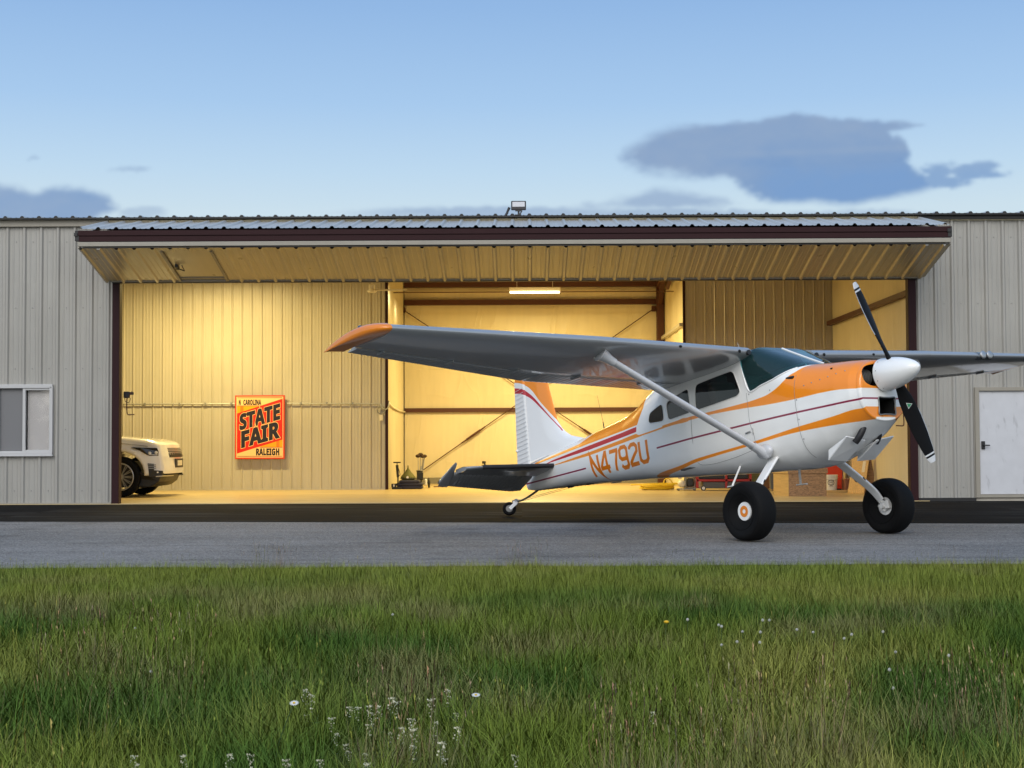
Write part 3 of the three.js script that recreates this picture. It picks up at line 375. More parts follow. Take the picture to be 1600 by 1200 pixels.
// painted livery, drawn flat in body axes (right side in the upper half, left side in the lower half)
const livery = (() => {
  const W = 2048, H = 1024, c = document.createElement('canvas'); c.width = W; c.height = H; const g = c.getContext('2d');
  g.fillStyle = '#f3f3f1'; g.fillRect(0, 0, W, H);
  const OR = '#fb9006', RED = '#c00a28', MAG = '#850a34';
  for (const side of [1, -1]) {
    const X = x => TX(x) * W, Y = y => H - TY(y, side) * H;
    g.save(); g.beginPath(); g.rect(0, side > 0 ? 0 : H / 2, W, H / 2); g.clip();
    const poly = (pts, col) => { g.fillStyle = col; g.beginPath(); pts.forEach(([x, y], i) => i ? g.lineTo(X(x), Y(y)) : g.moveTo(X(x), Y(y))); g.closePath(); g.fill(); };
    const smooth = pts => { const q = new THREE.CatmullRomCurve3(pts.map(p => V(p[0], p[1], 0)), false, 'centripetal').getPoints(60); return q.map(p => [p.x, p.y]); };
    // cowl and window-line orange
    poly([...smooth([[-2.86, -.045], [-2.2, -.035], [-1.7, -.037], [-1.34, -.038], [-.8, -.066], [-.39, -.094], [0, -.107], [.39, -.104], [.6, -.112], [.9, -.15]]), [1.1, -.16], [1.1, .5], [.07, .5], ...smooth([[.07, .30], [.0, .215], [-.06, .18], [-.12, .135], [-.21, .075], [-.37, .018], [-.57, -.004], [-.79, -.010], [-1.46, -.002], [-1.8, .002], [-2.86, -.02]])], OR);
    // low orange sweep
    poly([...smooth([[-3.3, -.66], [-2.775, -.566], [-2.06, -.536], [-1.725, -.509], [-.706, -.473], [-.057, -.423], [.49, -.383], [.72, -.355], [.95, -.36]]), ...smooth([[.95, -.46], [.72, -.478], [.475, -.476], [-.065, -.474], [-.71, -.505], [-1.73, -.545], [-2.066, -.574], [-2.64, -.606], [-3.2, -.70]])], OR);
    const line = (pts, w, col) => { g.strokeStyle = col; g.lineWidth = w / 7.7 * W; g.beginPath(); pts.forEach(([x, y], i) => i ? g.lineTo(X(x), Y(y)) : g.moveTo(X(x), Y(y))); g.stroke(); };
    line([[-2.47, -.258], [-.4, -.258], [.5, -.259], [.95, -.255]], .021, MAG);
    line([[-6.1, -.215], [-4.25, -.248]], .02, MAG);
    // wedges from the cabin to the tail
    poly([[-2.70, .62], [-2.72, .30], [-2.80, .19], [-2.865, .102], [-4.452, .061], [-5.18, .038], [-5.83, .012], [-5.80, .045], [-5.1, .075], [-4.443, .108], [-4.22, .17], [-4.05, .24], [-3.9, .33], [-3.6, .5]], OR);
    poly([[-2.884, .082], [-4.106, .040], [-5.16, .002], [-5.45, -.025], [-5.2, -.022], [-4.116, -.019], [-2.896, .018]], RED);
    poly([[-2.9, -.005], [-4.125, -.052], [-5.25, -.072], [-4.9, -.085], [-4.132, -.095], [-2.776, -.053], [-2.83, -.043]], OR);
    poly([[-2.6, .7], [-2.70, .36], [-2.735, .258], [-2.82, .168], [-2.88, .04], [-2.86, -.025], [-2.80, -.043], [-2.3, -.03], [-2.2, .7]].concat([]), '#f3f3f1');
    poly(smooth([[-2.86, -.034], [-2.5, -.028], [-2.1, -.012], [-1.8, .002], [-1.75, -.037], [-2.1, -.037], [-2.5, -.046], [-2.80, -.052]]), OR);
    // registration in narrow block letters
    g.strokeStyle = '#ec7e04'; g.lineWidth = .054 / 7.7 * W; g.lineJoin = 'miter'; g.lineCap = 'butt';
    const G = { N: [[[0, 1], [0, 0], [.0, 0], [.62, 1], [.62, 0]]], 4: [[[.5, 1], [.5, 0], [.44, 0], [0, .66], [0, .72], [.72, .72]]], 7: [[[0, .05], [.62, .05], [.62, .14], [.3, 1]]], 9: [[[.6, .42], [.48, .56], [.14, .56], [0, .44], [0, .12], [.14, 0], [.48, 0], [.6, .12], [.6, .86], [.46, .97], [.14, .97], [.01, .84]]], 2: [[[0, .2], [.02, .12], [.16, .02], [.46, .02], [.6, .14], [.6, .36], [.0, .84], [.0, .95], [.64, .95]]], U: [[[0, 0], [0, .84], [.14, .97], [.46, .97], [.6, .84], [.6, 0]]] };
    [...'N4792U'].forEach((ch, i) => { const k = side > 0 ? i : 5 - i, x0 = -4.10 + .247 * k + (side > 0 ? 0 : .19); for (const s of G[ch]) { g.beginPath(); s.forEach(([a, b], q) => { const x = x0 + side * a * .29 + (side > 0 ? 1 : -1) * .03 * b * (1 - i / 6), y = -.118 - b * .272; q ? g.lineTo(X(x), Y(y)) : g.moveTo(X(x), Y(y)); }); g.stroke(); } });
    g.restore();
  }
  const t = new THREE.CanvasTexture(c); t.colorSpace = THREE.SRGBColorSpace; t.magFilter = THREE.LinearFilter; t.anisotropy = 8; return t;
})();
const clear = { clearcoat: .75, clearcoatRoughness: .06 };
const ripple = tex(256, 256, (u, v) => fbm(u * 14, v * 10, 3, 33, 0), { srgb: false }); ripple.repeat.set(2, 2);
M.paint = phy([1, 1, 1], .32, { map: livery, bumpMap: ripple, bumpScale: .006, ...clear });
M.paintWhite = phy([.88, .88, .87], .3, clear);
M.paintOrange = phy([.82, .235, .003], .3, clear);
M.wingSkin = phy([.36, .375, .39], .28, { metalness: .4, clearcoat: .65, clearcoatRoughness: .07, specularIntensity: 1 });
M.cabin = std([.055, .054, .053], .8);
M.rubber = phy([.0055, .0055, .006], .75, { specularIntensity: .35, map: tex(128, 128, (u, v) => { const k = .75 + .25 * fbm(u * 6, v * 6, 4, 3, 6); return [k, k, k]; }) });
M.glass = phy([.42, .46, .46], .02, { transmission: 1, thickness: 0, ior: 1.5 });
M.shield = phy([.22, .60, .62], .02, { transmission: .95, specularIntensity: 1, thickness: 0, ior: 1.5 });
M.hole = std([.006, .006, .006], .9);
{
  let glassShield = [], winGlass = [[], [], []], skin = [], lin2 = [];
  for (const side of [1, -1]) {
    const half = [0, 0, side, 0.0];
    let T = soup(loft(-6.02, .05, side)), L = soup(loft(-2.95, .03, side, .022, 60, 40));
    let ins; [T, ins] = cutOut(T, prism(SHIELD)); glassShield.push(...ins);[L] = cutOut(L, prism(SHIELD));
    WINS.forEach((w, k) => { [T, ins] = cutOut(T, prism(w)); winGlass[k].push(side > 0 ? ins : null, side < 0 ? ins : null);[L] = cutOut(L, prism(w)); });
    skin.push(fromSoup(T)); lin2.push(fromSoup(L));
  }
  pm('fuselage', skin, M.paint);
  pm('cabin_lining', lin2, M.cabin);
  pm('windshield', fromSoup(glassShield), M.shield);
  winGlass.forEach(w => w.filter(Boolean).forEach(ins => pm('window', fromSoup(ins), M.glass)));
  // rubber gaskets round the panes
  const gask = []; for (const side of [1, -1]) for (const w of WINS) gask.push(tube(w.map(([x, y]) => [x, y, side * (sideZ(x, y) + .001)]), .0055, 90, 6, true));
  gask.forEach(g => pm('gasket', g, M.white));
  const wsEdge = [[-.785, .53], [-.72, .32], [-.64, .105], [-.46, .138], [-.29, .17], [-.19, .202], [-.10, .235], [-.02, .262]];
  for (const side of [1, -1]) pm('windshield_frame', tube(wsEdge.map(([x, y]) => [x, y, side * (sideZ(x, y) + .002)]), .009, 50, 6), M.paintWhite);
  pm('windshield_strip', tube([0, .15, .3, .45, .6, .75, .9, 1].map(t => { const x = mix(.03, -.60, t); return [x, sta(x, 'T') + .002, 0]; }), .012, 30, 6), M.paintWhite);
  // cabin: floor, panel shelf, seats, yokes
  pm('cabin_floor', [bx(-2.1, .0, -.60, -.58, -.47, .47), bx(-2.42, -2.40, -.52, .45, -.40, .40)], M.cabin);
  pm('instrument_panel', [rb(-.30, -.18, -.25, .15, -.50, .50, .02), rb(-.34, .0, .13, .165, -.50, .50, .015)], M.black);
  for (const s of [1, -1]) { const seat = pm('seat', [rb(-1.35, -.85, -.32, -.18, s * .27 - .21, s * .27 + .21, .05), new RoundedBoxGeometry(.12, .58, .40, 3, .05).rotateZ(.18).translate(-1.38, .08, s * .27)], std([.10, .09, .075], .8)); pm('headrest', rb(-1.50, -1.40, .34, .47, s * .27 - .11, s * .27 + .11, .04), std([.09, .08, .07], .8), seat); pm('yoke', [tube([[-.42, .06, s * .27 - .14], [-.44, -.03, s * .27 - .13], [-.44, -.05, s * .27], [-.44, -.03, s * .27 + .13], [-.42, .06, s * .27 + .14]], .014, 24), bar([-.44, -.05, s * .27], [-.2, -.05, s * .27], .015)], M.black); }
  pm('rear_seat', [rb(-2.15, -1.75, -.35, -.2, -.46, .46, .05), new RoundedBoxGeometry(.12, .5, .92, 3, .05).rotateZ(.2).translate(-2.2, .02, 0)], std([.10, .09, .075], .8));
  // cowling: nose part with cut-outs for the cooling inlets and the square intake
  const inlet = s => roundPoly(s > 0 ? [[-.03, -.085], [.16, -.125], [.285, -.075], [.315, .02], [.25, .105], [.03, .14]].map(p => [p[0] + .015, p[1]]) : [[-.03, -.085], [-.045, .14], [-.265, .105], [-.33, .02], [-.30, -.075], [-.175, -.125]].reverse().map(p => [p[0] * 1, p[1]]).reverse(), .06, 4);
  const box = roundPoly([[-.145, -.415], [.10, -.415], [.10, -.245], [-.145, -.245]], .012, 2);
  const ccw = p => { let A = 0; p.forEach((a, i) => { const b = p[(i + 1) % p.length]; A += a[0] * b[1] - b[0] * a[1]; }); return A > 0 ? p : p.slice().reverse(); };
  let cow = [];
  const nose = (side, k) => { const b = secPt(.805, side > 0 ? k : 1 - k, side); return b; };
  for (const side of [1, -1]) {
    cow.push(...soup(loft(.05, .805, side, 0, 30, 60)));
    // rounded nose bowl from the last station to the flat front face
    cow.push(...soup(gridGeo(40, 60, (a, b) => { const p = secPt(.805, side > 0 ? b : 1 - b, side), c = [0, -.17]; const t = a, k = t < .35 ? 1 - .085 * (1 - Math.cos(t / .35 * Math.PI / 2)) : mix(.915, 0, (t - .35) / .65), x = .805 + (t < .35 ? .055 * Math.sin(t / .35 * Math.PI / 2) : .055) - .05 * clamp((-(p[1]) - .12) / .4) * (t < .35 ? t / .35 : 1) * k; return [x, c[1] + (p[1] - c[1]) * k, p[2] * k]; }, (a, b) => { const p = secPt(.805, side > 0 ? b : 1 - b, side), k = a < .35 ? 1 : mix(1, 0, (a - .35) / .65); return [TX(.80), TY(-.17 + (p[1] + .17) * k, side)]; })));
  }
  for (const p of [inlet(1), inlet(-1), box]) { const [keep] = cutOut(cow, prism(ccw(p), 'x', [[1, 0, 0, -.70]]).map(q => q)); cow = keep; }
  const cowling = pm('cowling', fromSoup(cow), M.paint);
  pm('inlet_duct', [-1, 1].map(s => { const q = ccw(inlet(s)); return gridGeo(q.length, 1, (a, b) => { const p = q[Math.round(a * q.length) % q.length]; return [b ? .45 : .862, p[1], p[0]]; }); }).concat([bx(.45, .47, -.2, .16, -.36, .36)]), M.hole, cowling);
  pm('engine_cylinder', [-1, 1].map(s => [bar([.68, .0, s * .05], [.68, .0, s * .29], .075, .07, 18), ...[0, 1, 2, 3, 4, 5].map(k => bar([.72, 0, s * (.12 + k * .025)], [.72, 0, s * (.128 + k * .025)], .095, .095, 18)), bar([.74, -.08, s * .12], [.76, .08, s * .24], .014)]).flat(), M.dullSteel, cowling);
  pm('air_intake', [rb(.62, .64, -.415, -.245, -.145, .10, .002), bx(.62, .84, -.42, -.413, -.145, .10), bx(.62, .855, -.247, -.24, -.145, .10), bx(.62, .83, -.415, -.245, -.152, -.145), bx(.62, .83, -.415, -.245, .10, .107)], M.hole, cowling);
  pm('intake_frame', tube([[-.15, -.42], [.105, -.42], [.105, -.24], [-.15, -.24]].flatMap(([z, y], i, A) => { const n = A[(i + 1) % 4]; return [0, .33, .66].map(t => [.868 - .045 * clamp((-mix(y, n[1], t) - .12) / .4), mix(y, n[1], t), mix(z, n[0], t)]); }), .008, 60, 6, true), M.dullSteel, cowling);
  // seams and fasteners
  const seam = (pts, r = .0025) => pm('panel_seam', tube(pts, r, 60, 5), M.seamMat, plane);
  M.seamMat = std([.22, .22, .22], .6);
  for (const s of [1, -1]) {
    seam([.48, .42, .35, .27, .2, .14].map(t => secPt(.02, t, s, -.0005)).concat([.55, .62, .7].map(t => secPt(.02, t, s, -.0005)).reverse()).sort((a, b) => a[1] - b[1]));
    seam([.10, .05, -.1, -.25, -.4, -.52].map(y => [-.70 + (y < -.3 ? .04 : 0), y, s * (sideZ(-.70, y) + .0005)]));
    seam([[-.70, -.56], [-1.1, -.60], [-1.6, -.60], [-1.72, -.56], [-1.72, -.3], [-1.7, .0]].map(([x, y]) => [x, y, s * (sideZ(x, y) + .0005)]));
    pm('door_handle', [bar([-.78, -.36, s * (sideZ(-.78, -.36) + .012)], [-.70, -.35, s * (sideZ(-.70, -.35) + .012)], .008), bar([-.66, -.38, s * (sideZ(-.66, -.38) + .008)], [-.66, -.32, s * (sideZ(-.66, -.32) + .008)], .008)], M.steel);
    pm('fastener', [...[.15, .25, .36, .46, .56, .66].map((x, i) => [x, .02 + i * .013]), ...[-.12, -.34, -.56].map(y => [.04, y]), [-.33, .06], [-.66, .075]].map(([x, y]) => new THREE.SphereGeometry(.009, 8, 6).scale(1, 1, .4).translate(x, y, s * (sideZ(x, y) + .001))), M.steel);
  }
  // exhaust and cowl flaps
  for (const s of [1, -1]) {
    const bend = s > 0 ? [[.66, -.50, .17], [.645, -.57, .20], [.61, -.635, .225], [.56, -.685, .24]] : [[.60, -.52, -.12], [.58, -.58, -.13], [.55, -.63, -.14], [.50, -.68, -.145]];
    pm('exhaust_pipe', [tube(bend, .036, 24, 16), tube(bend, .030, 24, 16), bar(bend[1], [bend[1][0] - .004, bend[1][1] - .004, bend[1][2]], .034, .034, 16)], M.exhaust = M.exhaust || std([.035, .034, .036], .45, { metalness: .5 }), cowling);
    const fl = (x, y, z) => [x, y, s * z];
    const q = [fl(.50, -.655, .10), fl(.50, -.615, .38), fl(.02, -.735, .40), fl(.02, -.775, .10), fl(.46, -.80, .10), fl(.46, -.79, .36)];
    const tri = (...I) => { const g = new THREE.BufferGeometry(); g.setAttribute('position', new THREE.Float32BufferAttribute(I.flatMap(i => q[i]), 3)); g.computeVertexNormals(); return g; };
    // hinged at the front, hanging open at the back, with a gusset at the outer side
    const A = fl(.56, -.665, .09), B = fl(.56, -.62, .37), C = fl(.25, -.825, .36), Dd = fl(.25, -.84, .09), E = fl(.27, -.72, .36), G = fl(.27, -.735, .09);
    const quad = (...p) => { const g = new THREE.BufferGeometry(); const idx = p.length === 4 ? [0, 1, 2, 0, 2, 3] : [0, 1, 2]; g.setAttribute('position', new THREE.Float32BufferAttribute(idx.flatMap(i => p[i]), 3)); g.computeVertexNormals(); return g; };
    const thick = (...p) => { const g = quad(...p), h = g.clone().translate(.006, -.008, 0); return [g, h]; };
    pm('cowl_flap', [...thick(A, B, C, Dd), ...thick(B, E, C), ...thick(A, G, Dd), bar(A, B, .008), bar(C, Dd, .006), bar(B, C, .006), bar(A, Dd, .006)], M.paintWhite, cowling);
  }
  // spinner and propeller
  const sp = []; for (let i = 0; i <= 30; i++) { const t = i / 30; sp.push(new THREE.Vector2(.182 * Math.pow(Math.max(0, 1 - Math.pow(t, 1.75)), .60), t * .478)); }
  const prop = pm('propeller', [bar([.86, 0, 0], [1.0, 0, 0], .07, .07, 20)], M.black);
  const spin = pm('spinner', [new THREE.LatheGeometry(sp, 48).rotateZ(-Math.PI / 2).translate(.903, 0, 0), bar([.885, 0, 0], [.905, 0, 0], .184, .184, 48)], M.paintWhite, prop);
  pm('screw', [...Array(10)].map((_, i) => { const a = i / 10 * 6.283 + .2; return new THREE.SphereGeometry(.006, 8, 6).translate(.925, .181 * Math.sin(a), .181 * Math.cos(a)); }), M.dullSteel, prop);
  const bladeA = Math.atan2(.43, .985), Rb = 1.072;
  const bladeSec = (r, q, thinner = 1) => { // q 0..1 round the section
    const t = r / Rb, ch = interp([.1, .2, .3, .5, .7, .85, .95, 1], [.085, .115, .16, .192, .182, .152, .118, .07], t), th = interp([.1, .2, .35, .6, 1], [.065, .045, .026, .015, .007], t) * thinner, beta = interp([.1, .25, .5, .75, 1], [52, 37, 23, 15, 10], t) * Math.PI / 180;
    const a = q * 2 * Math.PI, c = Math.cos(a) * ch / 2, n = Math.sin(a) * th / 2 + .012 * (1 - 4 * (c / ch) ** 2) * (1 - t * .5);
    return [1.02 + c * Math.sin(beta) + n * Math.cos(beta), r, c * Math.cos(beta) - n * Math.sin(beta)]; // leading edge towards +z at the upper blade
  };
  for (const s of [1, -1]) {
    const part = (r0, r1, k = 20) => gridGeo(28, k, (a, b) => bladeSec(mix(r0, r1, b), -a));
    const orient = g => g.rotateX(s > 0 ? bladeA : bladeA + Math.PI);
    const rings = [.14, .885, .90, .915, .935, .99];
    const bl = pm('blade', orient(mergeGeometries([part(.12, .90 * Rb, 40).toNonIndexed(), part(.917 * Rb, .937 * Rb, 2).toNonIndexed()])), M.blade = M.blade || phy([.006, .006, .007], .5, { specularIntensity: .22 }), prop);
    pm('blade_tip', orient(mergeGeometries([part(.90 * Rb, .917 * Rb, 2).toNonIndexed(), part(.937 * Rb, .995 * Rb, 8).toNonIndexed(), gridGeo(28, 1, (a, b) => { const p = bladeSec(.995 * Rb, -a); return b ? [1.02, Rb * 1.0, 0] : p; }).toNonIndexed()])), std([.62, .63, .64], .4), bl);
    pm('leading_edge', orient(gridGeo(10, 30, (a, b) => { const p = bladeSec(mix(.44 * Rb, .90 * Rb, b), mix(-.06, .06, a), 1.0); return [p[0] + .0015, p[1], p[2] + .0018]; })), std([.55, .57, .60], .35, { metalness: .6 }), bl);
    if (s < 0) { const g = new THREE.CircleGeometry(.032, 3); const p = bladeSec(.36 * Rb, .25), p2 = bladeSec(.36 * Rb, .24), q2 = bladeSec(.38 * Rb, .25); const e1 = V(...p2).sub(V(...p)).normalize(), e2 = V(...q2).sub(V(...p)).normalize(), n = e1.clone().cross(e2).normalize(); if (n.x < 0) n.negate(); const mk = (rad, off, col) => { const g = new THREE.CircleGeometry(rad, 3).applyMatrix4(new THREE.Matrix4().makeBasis(e1, n.clone().cross(e1), n)); g.translate(p[0] + n.x * off, p[1] + n.y * off, p[2] + n.z * off); return pm('decal', orient(g), col, bl); }; mk(.042, .003, std([.6, .62, .6], .5)); mk(.031, .005, std([.03, .24, .11], .5)); }
  }
}
// ---- wings
{
  const yt = t => 5 * .125 * (.2969 * Math.sqrt(t) - .126 * t - .3516 * t * t + .2843 * t ** 3 - .1015 * t ** 4), yc = t => t < .4 ? .02 / .16 * (.8 * t - t * t) : .02 / .36 * (.2 + .8 * t - t * t);
  const LE = r => [interp([.5, 2.6, 5.13], [-.60, -.625, -.79], r), interp([.5, 5.13], [.568, .712], r)];
  const TE = r => [interp([.5, 2.6, 5.13], [-2.30, -2.245, -1.85], r), interp([.5, 2.6, 5.13], [.435, .505, .692], r)];
  const sec = (r, side, t, up, thin = 1) => { const a = LE(r), b = TE(r), cx = a[0] - b[0], y = (yc(t) + (up ? 1 : -1) * yt(t) * thin) * cx; return [mix(a[0], b[0], t), mix(a[1], b[1], t) + y, side * r]; };
  const ts = [...Array(19)].map((_, i) => .5 * (1 - Math.cos(i / 18 * Math.PI)) * .98);
  function shell(side, r0, r1, t0, t1, n = 24, capA = true, capB = true) { // closed section between chord fractions
    const q = [...Array(n + 1)].map((_, i) => t0 + (t1 - t0) * (t0 < .01 ? (i / n) ** 2 : i / n)), loop = [...q.slice().reverse().map(t => [t, 1]), ...(t0 < .01 ? q.slice(1) : q).map(t => [t, 0])];
    loop.push(loop[0]); const L = loop.length - 1, K = Math.max(2, Math.round((r1 - r0) / .35));
    const fn = (a, b) => { const [t, u] = loop[Math.round((side > 0 ? a : 1 - a) * L)]; return sec(mix(r0, r1, b), side, t, u); };
    const out = [gridGeo(L, K, fn, (a, b) => [a * 2, mix(r0, r1, b)])];
    for (const [r, on, s] of [[r0, capA, 1], [r1, capB, -1]]) if (on) { out.push(gridGeo(L, 1, (a, b) => { const p = fn(a, (r - r0) / (r1 - r0)); const c = sec(r, side, (t0 + t1) / 2, 1, 0); return b ? c : p; })); }
    return out;
  }
  const beads = (side, ra, rb_, t0, t1, up, gap, w = .012) => { const n = Math.floor((rb_ - ra) / gap), o = []; for (let i = 0; i < n; i++) { const r = ra + (i + .5) * gap, a = sec(r, side, t0, up), b = sec(r, side, t1, up); o.push(beam(a, b, w, .007)); } return o; };
  for (const side of [1, -1]) {
    const wing = pm('wing', [...shell(side, .50, 2.62, 0, .745, 28, true, false), ...shell(side, 2.62, 5.13, 0, .745, 28, false, true), ...shell(side, .50, .66, .746, .985, 8)], M.wingSkin);
    pm('flap', [...shell(side, .67, 2.60, .755, .995, 10), ...beads(side, .72, 2.56, .77, .99, 0, .075), ...beads(side, .72, 2.56, .77, .99, 1, .075)], M.wingSkin, wing);
    pm('aileron', [...shell(side, 2.63, 5.07, .765, .995, 10), ...beads(side, 2.68, 5.04, .78, .99, 0, .075), ...beads(side, 2.68, 5.04, .78, .99, 1, .075)], M.wingSkin, wing);
    pm('hinge', [1.1, 2.1, 3.0, 3.9, 4.8].map(r => { const a = sec(r, side, .70, 0), b = sec(r, side, .82, 0); return beam([a[0], a[1] - .012, a[2]], [b[0], b[1] - .012, b[2]], .014, .025); }), M.wingSkin, wing);
    // orange tip: nose sweeps back to a point at the trailing edge
    const K = 10, lf = interp, rs = [5.13, 5.19, 5.245, 5.295, 5.335, 5.368, 5.392, 5.408, 5.418, 5.425, 5.43], fr = [0, .012, .042, .095, .175, .285, .42, .58, .75, .90, .985], tk = [1, 1, .99, .96, .90, .82, .71, .57, .41, .24, .08];
    const loopT = [...ts.slice().reverse().map(t => [t, 1]), ...ts.slice(1).map(t => [t, 0])]; loopT.push(loopT[0]); const L = loopT.length - 1;
    const tip = pm('wing_tip', [gridGeo(L, K, (a, b) => { const k = Math.round(b * K), [t, u] = loopT[Math.round((side > 0 ? a : 1 - a) * L)], f = fr[k], tt = f + (1.012 - f) * t; const q = sec(5.13, side, Math.min(tt, 1), 1, 0), cx = 1.06, y = (u ? 1 : -1) * yt(Math.max(t, 0)) * cx * tk[k] * (1 - .25 * f); const drop = -.012 * (k / K) ** 2; return [q[0] - (tt > 1 ? (tt - 1) * 1.1 : 0), q[1] + yc(tt) * cx + y + drop, side * (5.13 + (rs[k] - 5.13) * .74)]; })], M.paintOrange, wing);
    const nl = sec(5.13, side, .43, 1, 0); pm('position_light', [new THREE.SphereGeometry(.022, 14, 10).scale(1.5, 1, 1).translate(-1.20, nl[1] + .075, side * 5.27), bar([-1.24, nl[1] + .06, side * 5.265], [-1.15, nl[1] + .065, side * 5.255], .02)], phy(side > 0 ? [.03, .05, .09] : [.12, .02, .02], .15, { clearcoat: 1 }), tip);
    // fuel and stall vents: small dark marks on the leading edge
    pm('vent', [new THREE.SphereGeometry(.022, 10, 8).scale(.35, .7, 1).translate(LE(1.55)[0] + .002, LE(1.55)[1] - .005, side * 1.55), new THREE.SphereGeometry(.02, 10, 8).scale(.35, 1, 1).translate(-.598, .565, side * .68)], M.hole, wing);
    if (side < 0) { // landing light let into the far leading edge
      pm('landing_light', [(() => { const q = [[0, 1], [.02, 1], [.05, 1]]; return gridGeo(16, 8, (a, b) => { const r = mix(3.62, 3.96, b), an = mix(1.0, -1.15, 1 - a), t = Math.abs(an) * .045; const p = sec(r, -1, t, an > 0); return [p[0] + .004, p[1] + (an > 0 ? .003 : -.003), p[2]]; }); })()], phy([.10, .11, .12], .05, { clearcoat: 1 }), wing);
      pm('lamp_reflector', [new THREE.SphereGeometry(.055, 16, 12).scale(.3, 1, 1).translate(-.69, .672, -3.72), new THREE.SphereGeometry(.055, 16, 12).scale(.3, 1, 1).translate(-.695, .675, -3.86)], M.steel, wing);
    }
    // strut with a fairing at each end
    const A = V(-.86, .50, side * 2.45), B = V(-.51, -.625, side * .60), d = B.clone().sub(A).normalize(), ch = V(1, 0, 0).addScaledVector(d, -d.x).normalize(), nn = d.clone().cross(ch);
    const prof = (c, th, P, a) => { const q = Math.cos(a) * c / 2, w = Math.sin(a) * th / 2 * (1 - .35 * Math.cos(a + Math.PI)); return [P.x + ch.x * q + nn.x * w, P.y + ch.y * q + nn.y * w, P.z + ch.z * q + nn.z * w]; };
    const strut = pm('wing_strut', gridGeo(28, 24, (a, b) => { const P = A.clone().lerp(B, b), k = 1 + .0 * b; return prof(.125 * k, .062 * k, P, -a * 2 * Math.PI * side); }), M.strutPaint = M.strutPaint || phy([.56, .57, .59], .3, clear));
    const collar = (b0, b1, s0, s1) => gridGeo(24, 8, (a, b) => { const P = A.clone().lerp(B, mix(b0, b1, b)), k = mix(s0, s1, b * b); return prof(.13 * k, .07 * k * 1.15, P, -a * 2 * Math.PI * side); });
    pm('fairing', [collar(.06, -.03, 1.02, 2.0), collar(-.025, -.03, 2.0, .1)], M.strutPaint, strut);
    pm('fairing', [collar(.93, 1.02, 1.02, 1.5), gridGeo(24, 14, (a, b) => { const th = a * 2 * Math.PI, ph = b * Math.PI; return [-.50 + .125 * Math.cos(ph), -.615 + .085 * Math.sin(ph) * Math.cos(th), side * (.575 + .06 * Math.sin(ph) * Math.sin(th))]; })], M.strutPaint, strut);
    // main gear: tapered flat spring leg, wheel
    const lp = [[-.50, -.60, .35], [-.43, -.87, .675], [-.365, -1.115, .95], [-.335, -1.225, 1.02], [-.31, -1.30, 1.05]], cv = new THREE.CatmullRomCurve3(lp.map(p => V(p[0], p[1], side * p[2])), false, 'centripetal');
    pm('gear_leg', gridGeo(16, 40, (a, b) => { const P = cv.getPoint(b), T = cv.getTangent(b), c = V(1, 0, 0).addScaledVector(T, -T.x).normalize(), n = T.clone().cross(c), w = interp([0, .3, 1], [.145, .135, .075], b), th = interp([0, 1], [.036, .024], b), an = -a * 2 * Math.PI * side, q = Math.sign(Math.cos(an)) * Math.pow(Math.abs(Math.cos(an)), .45) * w / 2, m = Math.sign(Math.sin(an)) * Math.pow(Math.abs(Math.sin(an)), .45) * th / 2; return [P.x + c.x * q + n.x * m, P.y + c.y * q + n.y * m, P.z + c.z * q + n.z * m]; }), M.paintWhite);
    pm('brake_line', tube(lp.slice(1).map(p => [p[0] - .06, p[1] + .005, side * (p[2] + .0)]), .007, 40, 6), M.black);
    pm('leg_clip', [.35, .80].map(t => { const P = cv.getPoint(t), w = interp([0, .3, 1], [.145, .135, .075], t); return new THREE.BoxGeometry(w + .02, .014, .045).rotateX(side * .85).translate(P.x - .005, P.y, P.z); }), M.black);
    const WC = [-.304, -1.303, side * 1.106];
    const tp = []; const prof2 = [[.105, -.062], [.135, -.085], [.17, -.108], [.21, -.126], [.25, -.134], [.285, -.126], [.310, -.100], [.322, -.065], [.327, -.03]]; for (const p of prof2) tp.push(new THREE.Vector2(p[0], p[1])); for (const p of prof2.slice().reverse()) tp.push(new THREE.Vector2(p[0], -p[1]));
    const sp2 = new THREE.SplineCurve(tp).getPoints(70);
    const wh = pm('wheel', [new THREE.LatheGeometry([[.10, -.05], [.112, -.062], [.112, .062], [.10, .05]].map(p => new THREE.Vector2(...p)), 40).rotateX(Math.PI / 2).translate(...WC), bar([WC[0], WC[1], WC[2] - .05], [WC[0], WC[1], WC[2] + .05], .10, .10, 40)], M.paintWhite);
    const dn = V(-.1596, -.9872, .0002), sag = g => { const p = g.attributes.position; for (let i = 0; i < p.count; i++) { const q = V(p.getX(i) - WC[0], p.getY(i) - WC[1], p.getZ(i) - WC[2]), d = q.dot(dn), e = Math.max(0, d - .3155); q.addScaledVector(dn, -e); const bl = sm(.20, .31, d) * .012; q.z += Math.sign(q.z) * bl; p.setXYZ(i, q.x + WC[0], q.y + WC[1], q.z + WC[2]); } g.computeVertexNormals(); return g; };
    pm('tyre', [sag(new THREE.LatheGeometry(sp2, 96).rotateX(Math.PI / 2).translate(...WC)), ...[.20, .285].flatMap(r => [1, -1].map(k => new THREE.TorusGeometry(r, .0035, 6, 72).translate(WC[0], WC[1], WC[2] + k * (r < .25 ? .1245 : .1265))))], M.rubber, wh);
    const o = side; // outer face
    pm('hub_cap', [bar([WC[0], WC[1], WC[2] + o * .045], [WC[0], WC[1], WC[2] + o * .075], .108, .10, 40)], M.paintWhite, wh);
    pm('hub_ring', [new THREE.RingGeometry(.024, .062, 36).rotateY(o > 0 ? 0 : Math.PI).translate(WC[0], WC[1], WC[2] + o * .0775)], M.paintOrange, wh);
